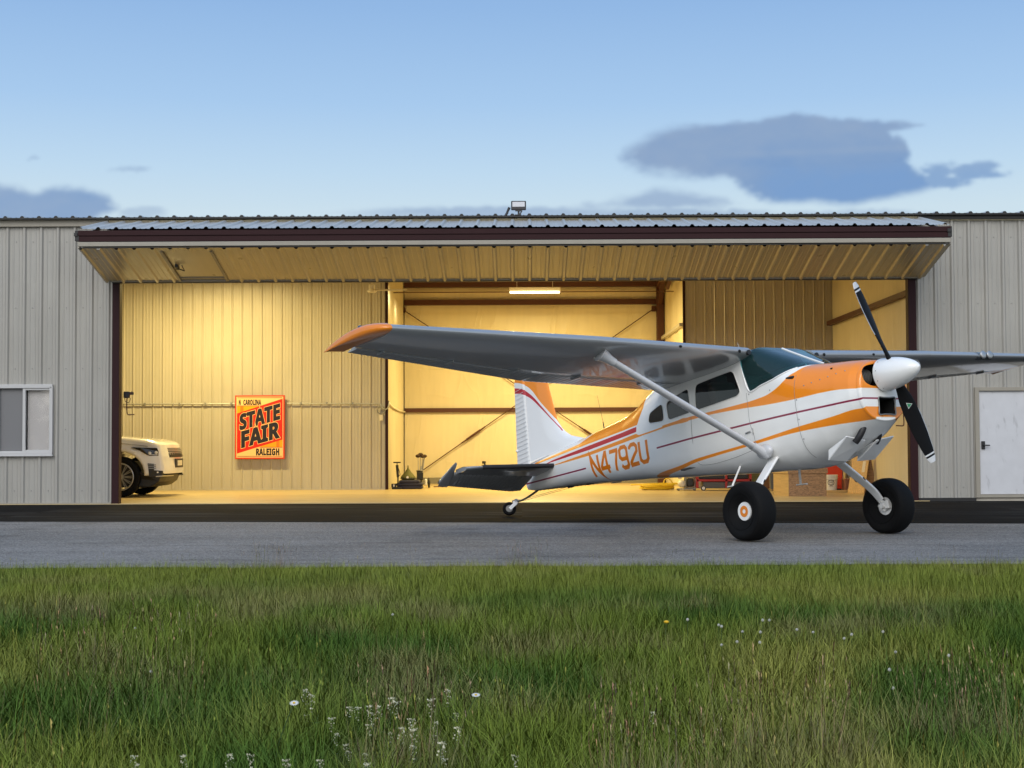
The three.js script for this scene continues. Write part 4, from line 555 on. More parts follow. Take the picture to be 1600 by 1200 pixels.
    pm('brake', [bar([WC[0], WC[1], WC[2] - o * .05], [WC[0], WC[1], WC[2] - o * .09], .058, .058, 30), bar([WC[0], WC[1], WC[2] - o * .09], [WC[0], WC[1], WC[2] - o * .13], .035, .03, 16), rb(WC[0] + .03, WC[0] + .095, WC[1] - .04, WC[1] + .06, WC[2] - o * .085 - .022, WC[2] - o * .085 + .022, .012), ...[0, 1, 2, 3, 4, 5].map(k => bar([WC[0] + .06 * Math.cos(k), WC[1] + .06 * Math.sin(k), WC[2] - o * .09], [WC[0] + .06 * Math.cos(k), WC[1] + .06 * Math.sin(k), WC[2] - o * .105], .009))], M.white, wh);
    // boarding step
    pm('step', [beam([-1.04, -.70, side * .47], [-1.13, -.92, side * .55], .028, .02), beam([-1.19, -.92, side * .55], [-1.06, -.925, side * .58], .05, .012)], M.paintWhite);
  }
  // cabin roof skin between the wings, dark top edge strip, vents at the wing roots
  for (const s of [1, -1]) pm('root_vent', [bar([-.62, .555, s * .545], [-.585, .555, s * .545], .03, .03, 16)], M.black);
}
// ---- tail
{
  const flat = (le, te, y, r0, r1, side) => 0;
  const foil = t => .5 * (.2969 * Math.sqrt(t) - .126 * t - .3516 * t * t + .2843 * t ** 3 - .1015 * t ** 4) * 10 / 5;
  // vertical: sections along height, chord from LE to hinge
  const finLE = h => interp([.15, .25, .306, .36, .45, .584, 1.098, 1.36, 1.45], [-4.3, -4.68, -4.865, -4.96, -5.07, -5.157, -5.289, -5.37, -5.50], h), hin = h => -5.83, rTE = h => interp([-.2, .14, 1.3, 1.42, 1.47], [-6.265, -6.244, -6.13, -6.06, -5.95], h);
  const finTex = (() => { const W = 1024, H = 1024, c = document.createElement('canvas'); c.width = W; c.height = H; const g = c.getContext('2d'), X = x => (x + 6.4) / 2.2 * W, Y = y => H - (y + .3) / 1.9 * H; g.fillStyle = '#f1f1f0'; g.fillRect(0, 0, W, H);
    const cr = pts => new THREE.CatmullRomCurve3(pts.map(p => V(p[0], p[1], 0)), false, 'centripetal').getPoints(60); const poly = (pts, col) => { g.fillStyle = col; g.beginPath(); pts.forEach((p, i) => i ? g.lineTo(X(p.x), Y(p.y)) : g.moveTo(X(p.x), Y(p.y))); g.closePath(); g.fill(); };
    poly([...cr([[-6.4, 1.33], [-6.14, 1.299], [-5.899, 1.236], [-5.688, 1.119], [-5.468, .89], [-5.197, .619], [-5.083, .475], [-5.0, .39]]), V(-4.4, .6, 0), V(-4.4, 1.6, 0), V(-6.4, 1.6, 0)], '#fb9006');
    poly([...cr([[-6.4, 1.235], [-6.144, 1.217], [-5.881, 1.147], [-5.672, 1.022], [-5.448, .821], [-5.2, .57], [-5.03, .40]]), ...cr([[-5.05, .405], [-5.22, .57], [-5.47, .80], [-5.708, .988], [-5.922, 1.086], [-6.15, 1.138], [-6.4, 1.15]])], '#c00a28');
    const t = new THREE.CanvasTexture(c); t.colorSpace = THREE.SRGBColorSpace; t.magFilter = THREE.LinearFilter; return t; })();
  M.finPaint = phy([1, 1, 1], .3, { map: finTex, ...clear });
  const uvf = (x, y) => [(x + 6.4) / 2.2, (y + .3) / 1.9];
  const vert = (h0, h1, A, B, th0, th1, n, k, blunt) => { const loop = [...Array(2 * n + 1)].map((_, i) => i / n - 1); return gridGeo(2 * n, k, (a, b) => { const h = mix(h0, h1, b), s = loop[Math.round(a * 2 * n)], t = Math.abs(s), x0 = A(h), x1 = B(h), x = mix(x0, x1, blunt ? t : t * t), th = mix(th0, th1, b) * (blunt ? (1 - t) : interp([0, .05, .15, .4, 1], [0, .45, .75, 1, .95], t * t)); return [x, h, Math.sign(s) * th]; }, (a, b) => { const h = mix(h0, h1, b), t = Math.abs(loop[Math.round(a * 2 * n)]); return uvf(mix(A(h), B(h), blunt ? t : t * t), h); }); };
  const fin = pm('fin', [vert(.02, 1.44, finLE, h => hin(h) + .008, .062, .03, 14, 40), gridGeo(8, 6, (a, b) => { const x = mix(finLE(1.44), hin(1.44), a); return [x, 1.44 + .02 * Math.sin(b * Math.PI) * Math.sin(a * 3.14), (b - .5) * .06 * interp([0, .1, .4, 1], [0, .75, 1, .95], a)]; }, (a, b) => uvf(-5.6, 1.45))], M.finPaint);
  pm('fin_base', [gridGeo(12, 6, (a, b) => { const x = mix(-4.2, -5.83, a), w = interp([0, .3, 1], [.01, .06, .075], a); return [x, sta(x, 'T') - .02 + .09 * Math.sin(b * Math.PI) * Math.min(1, a * 2), (b - .5) * 2 * w]; })], M.paintWhite, fin);
  const ribs = []; for (let h = .10; h < 1.22; h += .0625) for (const s of [1, -1]) { const x0 = -5.872, x1 = rTE(h - .03) + .012; ribs.push(beam([x0, h + .012, s * .0415], [x1, h - .006, s * .0075], .003, .0055)); }
  const rud = pm('rudder', [vert(-.18, 1.46, h => hin(h) - .008 + .03 * sm(1.3, 1.46, h), rTE, .047, .026, 8, 30, true)], M.finPaint);
  pm('stiffener', ribs, std([.66, .67, .68], .4), rud).userData.kind = 'stuff';
  pm('tail_light', new THREE.SphereGeometry(.022, 10, 8).translate(-6.22, .30, 0), M.white, rud);
  // tailplane and drooping elevators
  for (const side of [1, -1]) {
    const le = r => [interp([.05, .125, 1.30, 1.40], [-5.09, -5.11, -5.335, -5.42], r), interp([.05, 1.4], [-.075, -.052], r)], hg = r => [-5.70, interp([.05, 1.45], [-.120, -.066], r)];
    const horiz = (r0, r1, A, B, th, n, k, blunt) => { const loop = [...Array(2 * n + 1)].map((_, i) => i / n - 1); return gridGeo(2 * n, k, (a, b) => { const r = mix(r0, r1, b), s = loop[Math.round((side > 0 ? a : 1 - a) * 2 * n)], t = Math.abs(s), p = A(r), q = B(r), u = blunt ? t : t * t; return [mix(p[0], q[0], u), mix(p[1], q[1], u) - Math.sign(s) * th * (blunt ? 1 - t * .9 : interp([0, .05, .15, .4, 1], [0, .45, .75, 1, .9], u)), side * r]; }); };
    const st = pm('tailplane', [horiz(.05, 1.42, le, r => [hg(r)[0] + .008, hg(r)[1]], .035, 14, 16), gridGeo(10, 4, (a, b) => { const p = le(1.42), q = hg(1.42), t = a; return [mix(p[0], q[0], t), mix(p[1], q[1], t) + (b - .5) * .06 * interp([0, .1, .4, 1], [.2, .75, 1, .9], t), side * 1.42]; })], M.wingSkin);
    pm('deice_edge', horiz(.12, 1.22, le, r => [mix(le(r)[0], hg(r)[0], .10), mix(le(r)[1], hg(r)[1], .10)], .030, 8, 12).translate(.004, 0, 0), M.black, st);
    const te = r => [interp([.10, .23, 1.6], [-6.05, -6.15, -5.90], r), interp([.23, 1.6], [-.30, -.218], r)];
    const el = pm('elevator', [horiz(.12, 1.44, r => [hg(r)[0] - .006, hg(r)[1]], te, .026, 8, 14, true), horiz(1.44, 1.615, r => [interp([1.44, 1.495, 1.615], [-5.62, -5.57, -5.84], r), interp([1.44, 1.495, 1.615], [.035, .058, -.17], r)], te, .022, 8, 4, false)], M.wingSkin);
    const bd = []; for (let r = .28; r < 1.40; r += .066) { const a = hg(r), b = te(r); for (const s of [1, -1]) bd.push(beam([a[0] - .01, a[1] + s * .026, side * r], [b[0] + .01, b[1] + s * .004, side * (r - .0)], .007, .008)); }
    pm('stiffener', bd, M.wingSkin, el).userData.kind = 'stuff';
  }
  // tailwheel: leaf spring, fork, small tyre, steering cable
  const tw = pm('tailwheel', [gridGeo(8, 12, (a, b) => { const t = b, x = mix(-5.80, -6.37, t), y = mix(-.335, -.415, t) - .03 * Math.sin(t * 2.6), an = a * 2 * Math.PI; return [x, y + .012 * Math.sin(an), .028 * Math.cos(an)]; }), bar([-6.37, -.385, 0], [-6.37, -.46, 0], .022), rb(-6.41, -6.33, -.43, -.40, -.05, .05, .006)], M.dullSteel);
  const swing = g => g.translate(6.37, 0, 0).rotateY(.975).translate(-6.37, 0, 0); // the castoring wheel stands swung to one side
  pm('fork', swing(merge([beam([-6.37, -.44, .05], [-6.475, -.525, .055], .016, .05), beam([-6.37, -.44, -.05], [-6.475, -.525, -.055], .016, .05), rb(-6.42, -6.34, -.45, -.42, -.06, .06, .01)])), M.paintWhite, tw);
  const tt = new THREE.SplineCurve([[.052, -.028], [.075, -.036], [.09, -.03], [.0985, -.015], [.0985, .015], [.09, .03], [.075, .036], [.052, .028]].map(p => new THREE.Vector2(...p))).getPoints(30);
  pm('tyre', swing(new THREE.LatheGeometry(tt, 40).rotateX(Math.PI / 2).translate(-6.48, -.52, 0)), M.rubber, tw);
  pm('hub', swing(merge([bar([-6.48, -.52, -.025], [-6.48, -.52, .025], .053, .053, 28), new THREE.TorusGeometry(.045, .006, 6, 28).translate(-6.48, -.52, .027), bar([-6.48, -.52, -.06], [-6.48, -.52, .06], .012)])), M.dullSteel, tw);
  pm('steering_cable', [bar([-6.35, -.43, .05], [-5.0, -.40, .05], .003, .003, 5), bar([-6.35, -.43, -.05], [-5.0, -.40, -.05], .003, .003, 5)], M.dullSteel, tw);
  // whip aerial, roof aerial, belly drain mast
  pm('aerial', [bar([-4.115, sta(-4.115, 'T') - .01, 0], [-4.125, sta(-4.115, 'T') + .12, 0], .010, .006), bar([-4.125, .36, 0], [-4.196, .745, 0], .003, .002, 5)], M.black);
  pm('aerial', bar([-1.06, .62, .2], [-1.13, .80, .2], .006, .002, 6), M.steel);
  pm('belly_fitting', [rb(-5.05, -4.95, -.41, -.375, -.03, .03, .01), rb(-4.62, -4.50, -.43, -.39, -.03, .03, .01)], M.black);
}
// ------------------------------------------------------------------ things in the front bay
// state-fair sign on the left partition
{
  const x0 = -6.60, x1 = -5.455, y0 = .728, y1 = 2.195, z = -7.70, W = 640, H = 820;
  const c = document.createElement('canvas'); c.width = W; c.height = H; const g = c.getContext('2d');
  const CR = '#f3c98c', RD = '#cf1f0c', NV = '#1d1b2c', YL = '#f0a40e', OR = '#dd7a12';
  g.fillStyle = '#d8380f'; g.fillRect(0, 0, W, H); g.fillStyle = '#f2b48a'; g.fillRect(14, 14, W - 28, H - 28); g.fillStyle = CR; g.fillRect(24, 24, W - 48, H - 48);
  g.fillStyle = '#7a2410'; g.fillRect(30, 26, W - 60, 7); g.fillRect(30, H - 36, W - 60, 7);
  g.fillStyle = YL; g.fillRect(24, 138, 300, 110); g.fillRect(330, 570, W - 354, 102); g.fillStyle = OR; g.fillRect(66, 138, 42, 110); g.fillRect(536, 570, 40, 102);
  g.fillStyle = '#8c2210'; g.fillRect(24, 130, 330, 7); g.fillRect(320, 668, W - 344, 7);
  g.fillStyle = RD; g.beginPath(); g.moveTo(24, 232); g.lineTo(W - 24, 42); g.lineTo(W - 24, 572); g.lineTo(24, 752); g.closePath(); g.fill();
  const fit = (txt, x, y, w, h, col, out, shear) => { g.save(); g.transform(1, shear, 0, 1, x, y); g.font = 'bold 100px sans-serif'; const m = g.measureText(txt).width; g.scale(w / m, h / 73); g.lineJoin = 'miter'; g.strokeStyle = col; if (out) { g.strokeStyle = CR; g.lineWidth = 12; g.strokeText(txt, 0, 0); g.strokeStyle = col; g.lineWidth = 7; g.strokeText(txt, 0, 0); } else { g.lineWidth = 7; g.strokeText(txt, 0, 0); } g.fillStyle = col; g.fillText(txt, 0, 0); g.restore(); };
  fit('STATE', 54, 444, W - 104, 196, NV, true, -.27); fit('FAIR', 66, 678, W - 136, 206, NV, true, -.27);
  fit('N', 44, 120, 30, 66, '#1b1418', false, 0); fit('CAROLINA', 104, 120, 232, 66, '#1b1418', false, 0); fit('RALEIGH', 268, 772, 312, 84, '#1b1418', false, 0);
  const t = new THREE.CanvasTexture(c); t.colorSpace = THREE.SRGBColorSpace; t.magFilter = THREE.LinearFilter;
  const s = thing('fair_sign', 'red and cream state fair sign with slanted navy lettering hung on the left partition', 'sign', [(x0 + x1) / 2, y0, z]);
  const w = x1 - x0, h = y1 - y0; mesh('panel', rb(-w / 2, w / 2, 0, h, -.03, .03, .008), M.signEdge = std([.50, .045, .015], .5), s);
  mesh('face', new THREE.PlaneGeometry(w - .012, h - .012).translate(0, h / 2, .033), std([1, 1, 1], .45, { map: t }), s);
}
// latch arms on the two jambs
function latch(x, z, s, label) { const t = thing('door_latch', label, 'door latch', [x, 1.62, z], 0, 'door latches beside the jambs');
  mesh('housing', [rb(-.04, .06, .30, .42, -.05, .05, .012), rb(.05, .13, .36, .41, -.03, .03, .006)], M.black, t); mesh('arm', [tube([[.03, .36, .03], [.02, .2, .04], [.03, .02, .04], [.04, 0, .04], [.16, 0, .04]], .010, 40), bar([.05, .33, .03], [.12, .42, .03], .012)], M.redIron, t); mesh('cable', tube([[-.02, .33, .05], [.0, .24, .06], [.06, .22, .05], [.09, .3, .04]], .006, 24), M.black, t); return t; }
latch(-7.21, -.3, 1, 'dark latch box with a hanging rod beside the left jamb above the white car');
{ const t = thing('door_latch', 'thin L-shaped latch rod hanging beside the right jamb behind the propeller', 'door latch', [6.93, 1.36, -.3], 0, 'door latches beside the jambs'); mesh('arm', [tube([[-.02, .34, .0], [.0, .25, 0], [.01, .03, 0], [0, 0, 0], [-.13, 0, .0]], .011, 40)], M.redIron, t); mesh('cable', tube([[-.04, .42, 0], [-.09, .30, .01], [-.05, .22, .02], [0, .25, 0]], .006, 24), M.redIron, t); }
// cream fitting on a thin arm near the head of the opening
{ const t = thing('heater_nozzle', 'cream cup-shaped fitting on a thin level arm left of the tail bay, high up', 'fitting', [-3.27, 4.40, -6]); mesh('cup', [rb(-.075, .055, .07, .17, -.06, .06, .02), new THREE.CylinderGeometry(.06, .095, .07, 20).translate(-.01, .045, 0), new THREE.CylinderGeometry(.105, .09, .035, 20).translate(-.01, .01, 0)], M.offwhite, t); mesh('arm', [bar([.06, .045, 0], [.75, .05, 0], .018), bar([-.01, .16, 0], [-.01, .95, 0], .01)], M.offwhite, t); }
// white off-road estate, nose just inside the left jamb
{
  const car = thing('parked_car', 'white upright luxury off-road car parked inside, nose past the left jamb', 'car', [-8.10, .012, -4.28], 0);
  car.scale.y = 1.025; M.carPaint = phy([.84, .83, .81], .28, { clearcoat: 1, clearcoatRoughness: .05 });
  const warp = g => { const p = g.attributes.position; for (let i = 0; i < p.count; i++) { let x = p.getX(i), y = p.getY(i), z = p.getZ(i); const a = Math.abs(z); if (x > .55) { const k = (x - .55) / .5; z *= 1 - .10 * k * k; x -= .16 * Math.pow(a, 3) * Math.min(1, k); } if (y > .95) z *= 1 - .09 * sm(.95, 1.2, y); if (y < .5) z *= 1 - .03 * sm(.5, .2, y); if (x > .45) x = .45 + (x - .45) * .85; p.setXYZ(i, x, y, z); } g.computeVertexNormals(); return g; };
  const ex = (pts, z0, z1, steps = 10, bev = 0, curve = true) => { const s = new THREE.Shape(pts.map(q => new THREE.Vector2(...q))); const g = new THREE.ExtrudeGeometry(s, { depth: z1 - z0 - 2 * bev, steps, bevelEnabled: bev > 0, bevelSize: bev, bevelThickness: bev, bevelSegments: 4, bevelOffset: -bev, curveSegments: 12 }); g.translate(0, 0, z0 + bev); return curve ? warp(g) : g; };
  const arch = (cx, r, a0, a1, n = 14) => [...Array(n + 1)].map((_, i) => { const a = mix(a0, a1, i / n); return [cx + r * Math.cos(a), .41 + r * Math.sin(a)]; });
  const cr = pts => new THREE.SplineCurve(pts.map(q => new THREE.Vector2(...q))).getPoints(24).map(q => [q.x, q.y]);
  const body = [...cr([[-.62, 1.235], [-.2, 1.20], [.25, 1.165], [.60, 1.125], [.84, 1.085], [.95, 1.03]]), [.99, .90], [1.03, .80], [1.045, .70], [1.065, .62], [1.075, .52], [1.06, .46], [.92, .44], [.62, .42], ...arch(0, .485, .02, Math.PI - .02), [-.60, .34], [-2.32, .34], ...arch(-2.92, .485, -.02, Math.PI + .02).reverse().reverse(), [-3.7, .42], [-3.95, .50], [-3.98, .9], [-3.92, 1.20]];
  mesh('body', ex(body, -1.0, 1.0, 14, .06), M.carPaint, car);
  mesh('cabin', ex([[-.65, 1.20], [-1.35, 1.78], [-1.7, 1.85], [-3.5, 1.84], [-3.86, 1.2]], -.80, .80, 2, .05, false), M.carPaint, car);
  for (const s of [1, -1]) mesh('side_window', ex([[-.98, 1.26], [-1.45, 1.70], [-3.45, 1.70], [-3.6, 1.26]], s > 0 ? .79 : -.812, s > 0 ? .812 : -.79, 1, 0, false), M.blackGloss, car);
  mesh('windscreen', [(() => { const g = new THREE.BoxGeometry(.02, .78, 1.45); g.rotateZ(.875); return g.translate(-1.0, 1.49, 0); })()], M.blackGloss, car);
  mesh('bonnet_seam', [-1, 1].map(s => tube([[-.5, 1.09, s * .985], [0, 1.06, s * .985], [.3, 1.03, s * .975], [.55, 1.0, s * .962]], .006, 30, 6)), std([.25, .25, .24], .5), car);
  mesh('underbody', ex([[.95, .43], [.88, .30], [.68, .21], [.55, .19], [-2.3, .2], [-3.6, .26], [-3.8, .42], [-2.9, .7], [0, .7], [.5, .45]], -.90, .90, 6, .02), M.black, car);
  for (const s of [1, -1]) {
    const S = (pts, d = .012) => ex(pts, s > 0 ? .94 : -1.0 - d, s > 0 ? 1.0 + d : -.94, 4);
    const hl = mesh('headlight', S([[.22, .985], [.42, .975], [.90, .965], [.945, .90], [.95, .815], [.66, .815], [.55, .84], [.40, .92]]), M.blackGloss, car);
    mesh('lamp', [new THREE.SphereGeometry(.035, 12, 10).translate(.60, .865, s * .985), new THREE.SphereGeometry(.035, 12, 10).translate(.72, .875, s * .955), rb(.54, .76, .828, .84, s * .985 - .03, s * .985 + .012, .003)], phy([.8, .8, .8], .1, { clearcoat: 1 }), hl);
    const vt = mesh('bumper_vent', S([[.60, .665], [.80, .655], [.80, .53], [1.06, .515], [1.06, .425], [.655, .40]]), M.black, car);
    for (const y of [.565, .60, .635]) mesh('slat', ex([[.62, y - .005], [.86, y - .009], [.86, y + .005], [.62, y + .008]], s > 0 ? .97 : -1.02, s > 0 ? 1.02 : -.97, 3), M.dullSteel, vt);
    mesh('lip', ex([[.86, .395], [1.07, .405], [1.075, .425], [.88, .415]], s > 0 ? .5 : -1.01, s > 0 ? 1.01 : -.5, 5), M.steel, car);
    for (const cx of [0, -2.92]) {
      const zc = s * .86, w = mesh('wheel', [new THREE.TorusGeometry(.265, .018, 10, 48).translate(cx, .398, zc + s * .105), new THREE.CylinderGeometry(.27, .27, .2, 40, 1, true).rotateX(Math.PI / 2).translate(cx, .398, zc), bar([cx, .398, zc + s * .03], [cx, .398, zc + s * .095], .06, .05, 20)], M.steel, car);
      const sp = []; for (let k = 0; k < 12; k++) for (const q of [-.075, .075]) { const a = k / 12 * 6.2832 + q; sp.push(beam([cx + .05 * Math.cos(a - q * .4), .398 + .05 * Math.sin(a - q * .4), zc + s * .085], [cx + .262 * Math.cos(a), .398 + .262 * Math.sin(a), zc + s * .10], .014, .022, [0, 0, 1])); }
      mesh('spoke', sp, M.dullSteel, w).userData.kind = 'stuff';
      mesh('brake_disc', bar([cx, .398, zc - .02], [cx, .398, zc + .02], .19, .19, 30), std([.06, .06, .06], .5), w);
      mesh('tyre', new THREE.LatheGeometry(new THREE.SplineCurve([[.28, -.12], [.33, -.135], [.375, -.125], [.397, -.08], [.398, .08], [.375, .125], [.33, .135], [.28, .12]].map(q => new THREE.Vector2(...q))).getPoints(40), 56).rotateX(Math.PI / 2).translate(cx, .398, zc), M.rubber, w);
    }
  }
  const gr = mesh('grille', ex([[.90, 1.0], [.955, .96], [1.035, .80], [1.035, .775], [.86, .775], [.86, .98]], -.66, .66, 8), M.black, car);
  for (let k = 0; k < 6; k++) { const y = .80 + k * .032, x = .965 + (.96 - y) * .45; mesh('slat', ex([[x - .04, y - .007], [x + .018, y - .009], [x + .012, y + .006], [x - .04, y + .006]], -.63, .63, 8), M.black, gr); }
  mesh('number_plate', rb(.975, .995, .61, .71, -.20, .20, .006), M.offwhite, car);
  mesh('plate_surround', rb(.96, .982, .57, .75, -.34, .34, .006), M.black, car);
}
// crate of chipboard with a lid, yawed a little
const osbTex = tex(512, 512, (u, v) => { let k = .55, w = 0; for (let o = 0; o < 3; o++) { const q = fbm(u * 3 + o, v * 3, 2, 40 + o, 0) * 6.28, cu = Math.cos(q), su = Math.sin(q), x = (u * cu - v * su) * 34, y = (u * su + v * cu) * 120, c = h2(Math.floor(x), Math.floor(y), 5 + o); w += c; } k = .42 + .5 * w / 3 + .1 * (vn(u * 160, v * 160, 9) - .5); return [k * 1.0, k * .80, k * .56]; });
const osbDark = tex(512, 512, (u, v) => { let w = 0; for (let o = 0; o < 3; o++) { const x = u * (20 + 9 * o) + 3 * fbm(u * 4, v * 4, 2, o, 0), y = v * (62 + 14 * o) + 4 * fbm(u * 5, v * 3, 2, 9 + o, 0); w += h2(Math.floor(x), Math.floor(y), 15 + o); } const k = .34 + .62 * w / 3; return [k * 1.0, k * .66, k * .44]; });
M.osb = std([.95, .74, .40], .7, { map: osbTex }); M.osbDark = std([.42, .37, .28], .75, { map: osbDark });
M.ply = std([.62, .43, .19], .6, { map: tex(256, 256, (u, v) => { const n = fbm(u * 3 + .3 * fbm(u * 4, v * 9, 3, 2), v * 40, 4, 3, 0), k = .72 + .3 * n; return [k, k * .97, k * .9]; }) });
{
  const t = thing('wooden_crate', 'lidded crate with dark chipboard front and pale plywood side, right of the near wheel', 'crate', [5.50, .012, -2.86], .20);
  const w = .39, d = .42; // half sizes
  mesh('front_board', rb(-w, w, .0, .46, d - .02, d, .004), M.osbDark, t); mesh('side_board', [rb(-w - .001, -w + .019, .05, .46, -d, d - .022, .004), rb(w - .02, w, .0, .46, -d, d - .022, .004), rb(-w + .02, w - .02, 0, .46, -d, -d + .02, .004)], M.ply, t);
  mesh('skid', [rb(-w, -w + .05, 0, .05, -d + .02, d - .022, .004), rb(w - .08, w - .03, 0, .05, -d + .02, d - .022, .004), rb(-w + .05, w - .08, .05, .06, -d + .02, d - .022, .003)], M.ply, t);
  const lid = mesh('lid', [rb(-w - .02, w + .02, .525, .545, -d - .02, d + .02, .004), rb(-w - .02, w + .02, .44, .525, d + .002, d + .02, .003)], M.osbDark, t); mesh('lid_edge', rb(-w - .02, -w - .003, .44, .525, -d - .02, d + .0, .003), M.ply, lid);
}
{ // white bucket with an oval mark
  const t = thing('plastic_bucket', 'white plastic bucket with a dark oval mark, between crate and red cabinet', 'bucket', [6.62, .012, -5.35]);
  mesh('pail', [new THREE.LatheGeometry([[0, .004], [.115, .004], [.12, .01], [.137, .33], [.143, .33], [.143, .35], [.132, .352], [.13, .33], [.113, .02], [0, .015]].map(p => new THREE.Vector2(...p)), 36)], M.bucket = std([.70, .68, .62], .4), t);
  const c = document.createElement('canvas'); c.width = 256; c.height = 160; const g = c.getContext('2d'); g.fillStyle = '#d8d4c8'; g.fillRect(0, 0, 256, 160); g.strokeStyle = '#2a2a28'; g.lineWidth = 14; g.beginPath(); g.ellipse(128, 70, 88, 52, 0, 0, 7); g.stroke(); g.lineWidth = 7; g.beginPath(); g.ellipse(128, 70, 60, 32, 0, 0, 7); g.stroke(); g.fillStyle = '#55534c'; g.fillRect(84, 62, 88, 12); g.fillStyle = '#8a877c'; g.fillRect(70, 140, 116, 8);
  const tx = new THREE.CanvasTexture(c); tx.colorSpace = THREE.SRGBColorSpace; mesh('print', gridGeo(16, 1, (a, b) => { const an = mix(-.75, .75, a) - .22, y = mix(.09, .26, b), r = .1215 + y * .05 + .002; return [r * Math.sin(an), y, r * Math.cos(an)]; }), std([1, 1, 1], .5, { map: tx }), t);
  mesh('rim', [new THREE.TorusGeometry(.142, .006, 8, 36).rotateX(Math.PI / 2).translate(0, .30, 0)], M.bucket, t); mesh('handle', tube([[-.145, .30, 0], [-.12, .26, .09], [0, .235, .15], [.12, .26, .09], [.145, .30, 0]], .004, 30, 6), M.dullSteel, t);
}
{ // red steel cabinet
  const t = thing('red_cabinet', 'bright red steel cabinet standing against the right wall behind the bucket', 'cabinet', [6.72, .012, -6.3]);
  M.redPaint = std([.70, .045, .012], .4); mesh('carcass', rb(-.30, .30, .03, 1.05, -.24, .20, .01), M.redPaint, t); mesh('door', [rb(-.295, .295, .10, 1.03, .203, .222, .006)], M.redPaint, t); mesh('handle', rb(-.25, -.235, .5, .66, .222, .245, .004), M.steel, t); mesh('plinth', rb(-.28, .28, 0, .05, -.2, .18, .004), M.black, t); mesh('edge_strip', rb(.302, .318, .02, 1.05, -.2, .21, .004), M.dullSteel, t);
}
{ // A-frame of chipboard
  const t = thing('chipboard_a_frame', 'chipboard A-frame board standing by the right wall behind the far wheel', 'A-frame board', [6.86, .012, -3.75], -.85);
  mesh('board', (() => { const g = rb(-.20, .20, 0, .82, -.009, .009, .002); g.rotateX(-.26); return g.translate(0, 0, .10); })(), M.osb, t); mesh('board', (() => { const g = rb(-.20, .20, 0, .82, -.009, .009, .002); g.rotateX(.26); return g.translate(0, 0, -.34); })(), M.osbDark, t); mesh('hinge', [rb(-.15, -.08, .785, .80, -.14, -.09, .002), rb(.08, .15, .785, .80, -.14, -.09, .002)], M.dullSteel, t);
  mesh('label_patch', (() => { const g = rb(.07, .14, .45, .68, .010, .013, .001); g.rotateX(-.26); return g.translate(0, 0, .10); })(), std([.72, .62, .45], .6), t);
}
{ const t = thing('floor_plank', 'long pale plank lying flat on the floor below the red cabinet', 'plank', [6.55, .012, -4.55], .08); mesh('plank', rb(-.42, .42, 0, .045, -.09, .09, .005), M.ply, t); mesh('batten', [rb(-.38, -.30, .046, .07, -.08, .08, .004), rb(.28, .36, .046, .07, -.08, .08, .004)], M.ply, t); }
{ const t = thing('storage_box', 'low reddish brown box between red cabinet and chipboard A-frame', 'box', [6.98, .012, -5.2]); mesh('box', rb(-.13, .13, 0, .24, -.18, .18, .01), std([.22, .085, .055], .6), t); mesh('lid', rb(-.14, .14, .242, .27, -.19, .19, .008), std([.26, .10, .065], .6), t); }
{ // red trolley
  const t = thing('red_trolley', 'low red steel trolley with black trays on white castors under the fuselage', 'trolley', [4.42, .012, -6.3]);
  mesh('frame', [rb(-.60, .60, .20, .25, -.25, .25, .006), rb(-.60, .60, .46, .50, -.25, .25, .006), ...[[-.58, .23], [.58, .23], [-.58, -.23], [.58, -.23], [.05, .23]].map(([x, z]) => rb(x - .025, x + .025, .06, .62, z - .02, z + .02, .004))], M.redCart = std([.36, .012, .012], .4), t);
  mesh('tray', [rb(-.54, .02, .255, .45, -.22, .20, .008), rb(.09, .54, .255, .34, -.22, .20, .008)], M.black, t); mesh('box', rb(.12, .50, .345, .45, -.16, .18, .008), std([.45, .44, .43], .6), t);
  mesh('lower_tray', rb(-.45, .56, .05, .19, -.2, .2, .01), std([.10, .095, .09], .5), t); for (const x of [-.45, .5]) { const c = mesh('castor', [bar([x, .055, .215], [x, .055, .255], .055, .055, 20)], M.black, t); mesh('disc', bar([x, .055, .256], [x, .055, .262], .035, .035, 16), M.white, c); }
}
{ // compressor
  const t = thing('air_compressor', 'small black air compressor with a pale tank left of the red trolley', 'compressor', [3.62, .012, -6.3]);
  mesh('tank', [new THREE.CapsuleGeometry(.085, .12, 8, 20).rotateX(Math.PI / 2).translate(-.10, .15, 0)], M.offwhite, t); mesh('motor', [rb(-.0, .15, .08, .27, -.12, .12, .03), bar([.07, .17, .12], [.07, .17, .16], .06, .06, 18)], M.black, t);
  mesh('frame', [tube([[.17, .04, .13], [.18, .28, .13], [.15, .31, .13], [.0, .31, .13], [-.02, .28, .13], [-.02, .04, .13]], .012, 40), tube([[.17, .04, -.13], [.18, .28, -.13], [.15, .31, -.13], [.0, .31, -.13], [-.02, .28, -.13], [-.02, .04, -.13]], .012, 40), rb(-.2, .2, .02, .045, -.14, .14, .006), rb(-.18, -.10, .26, .31, -.05, .05, .01)], M.dullSteel, t); mesh('foot', [[-.18, .12], [.18, .12], [-.18, -.12], [.18, -.12]].map(([x, z]) => bar([x, 0, z], [x, .022, z], .02)), M.black, t);
}
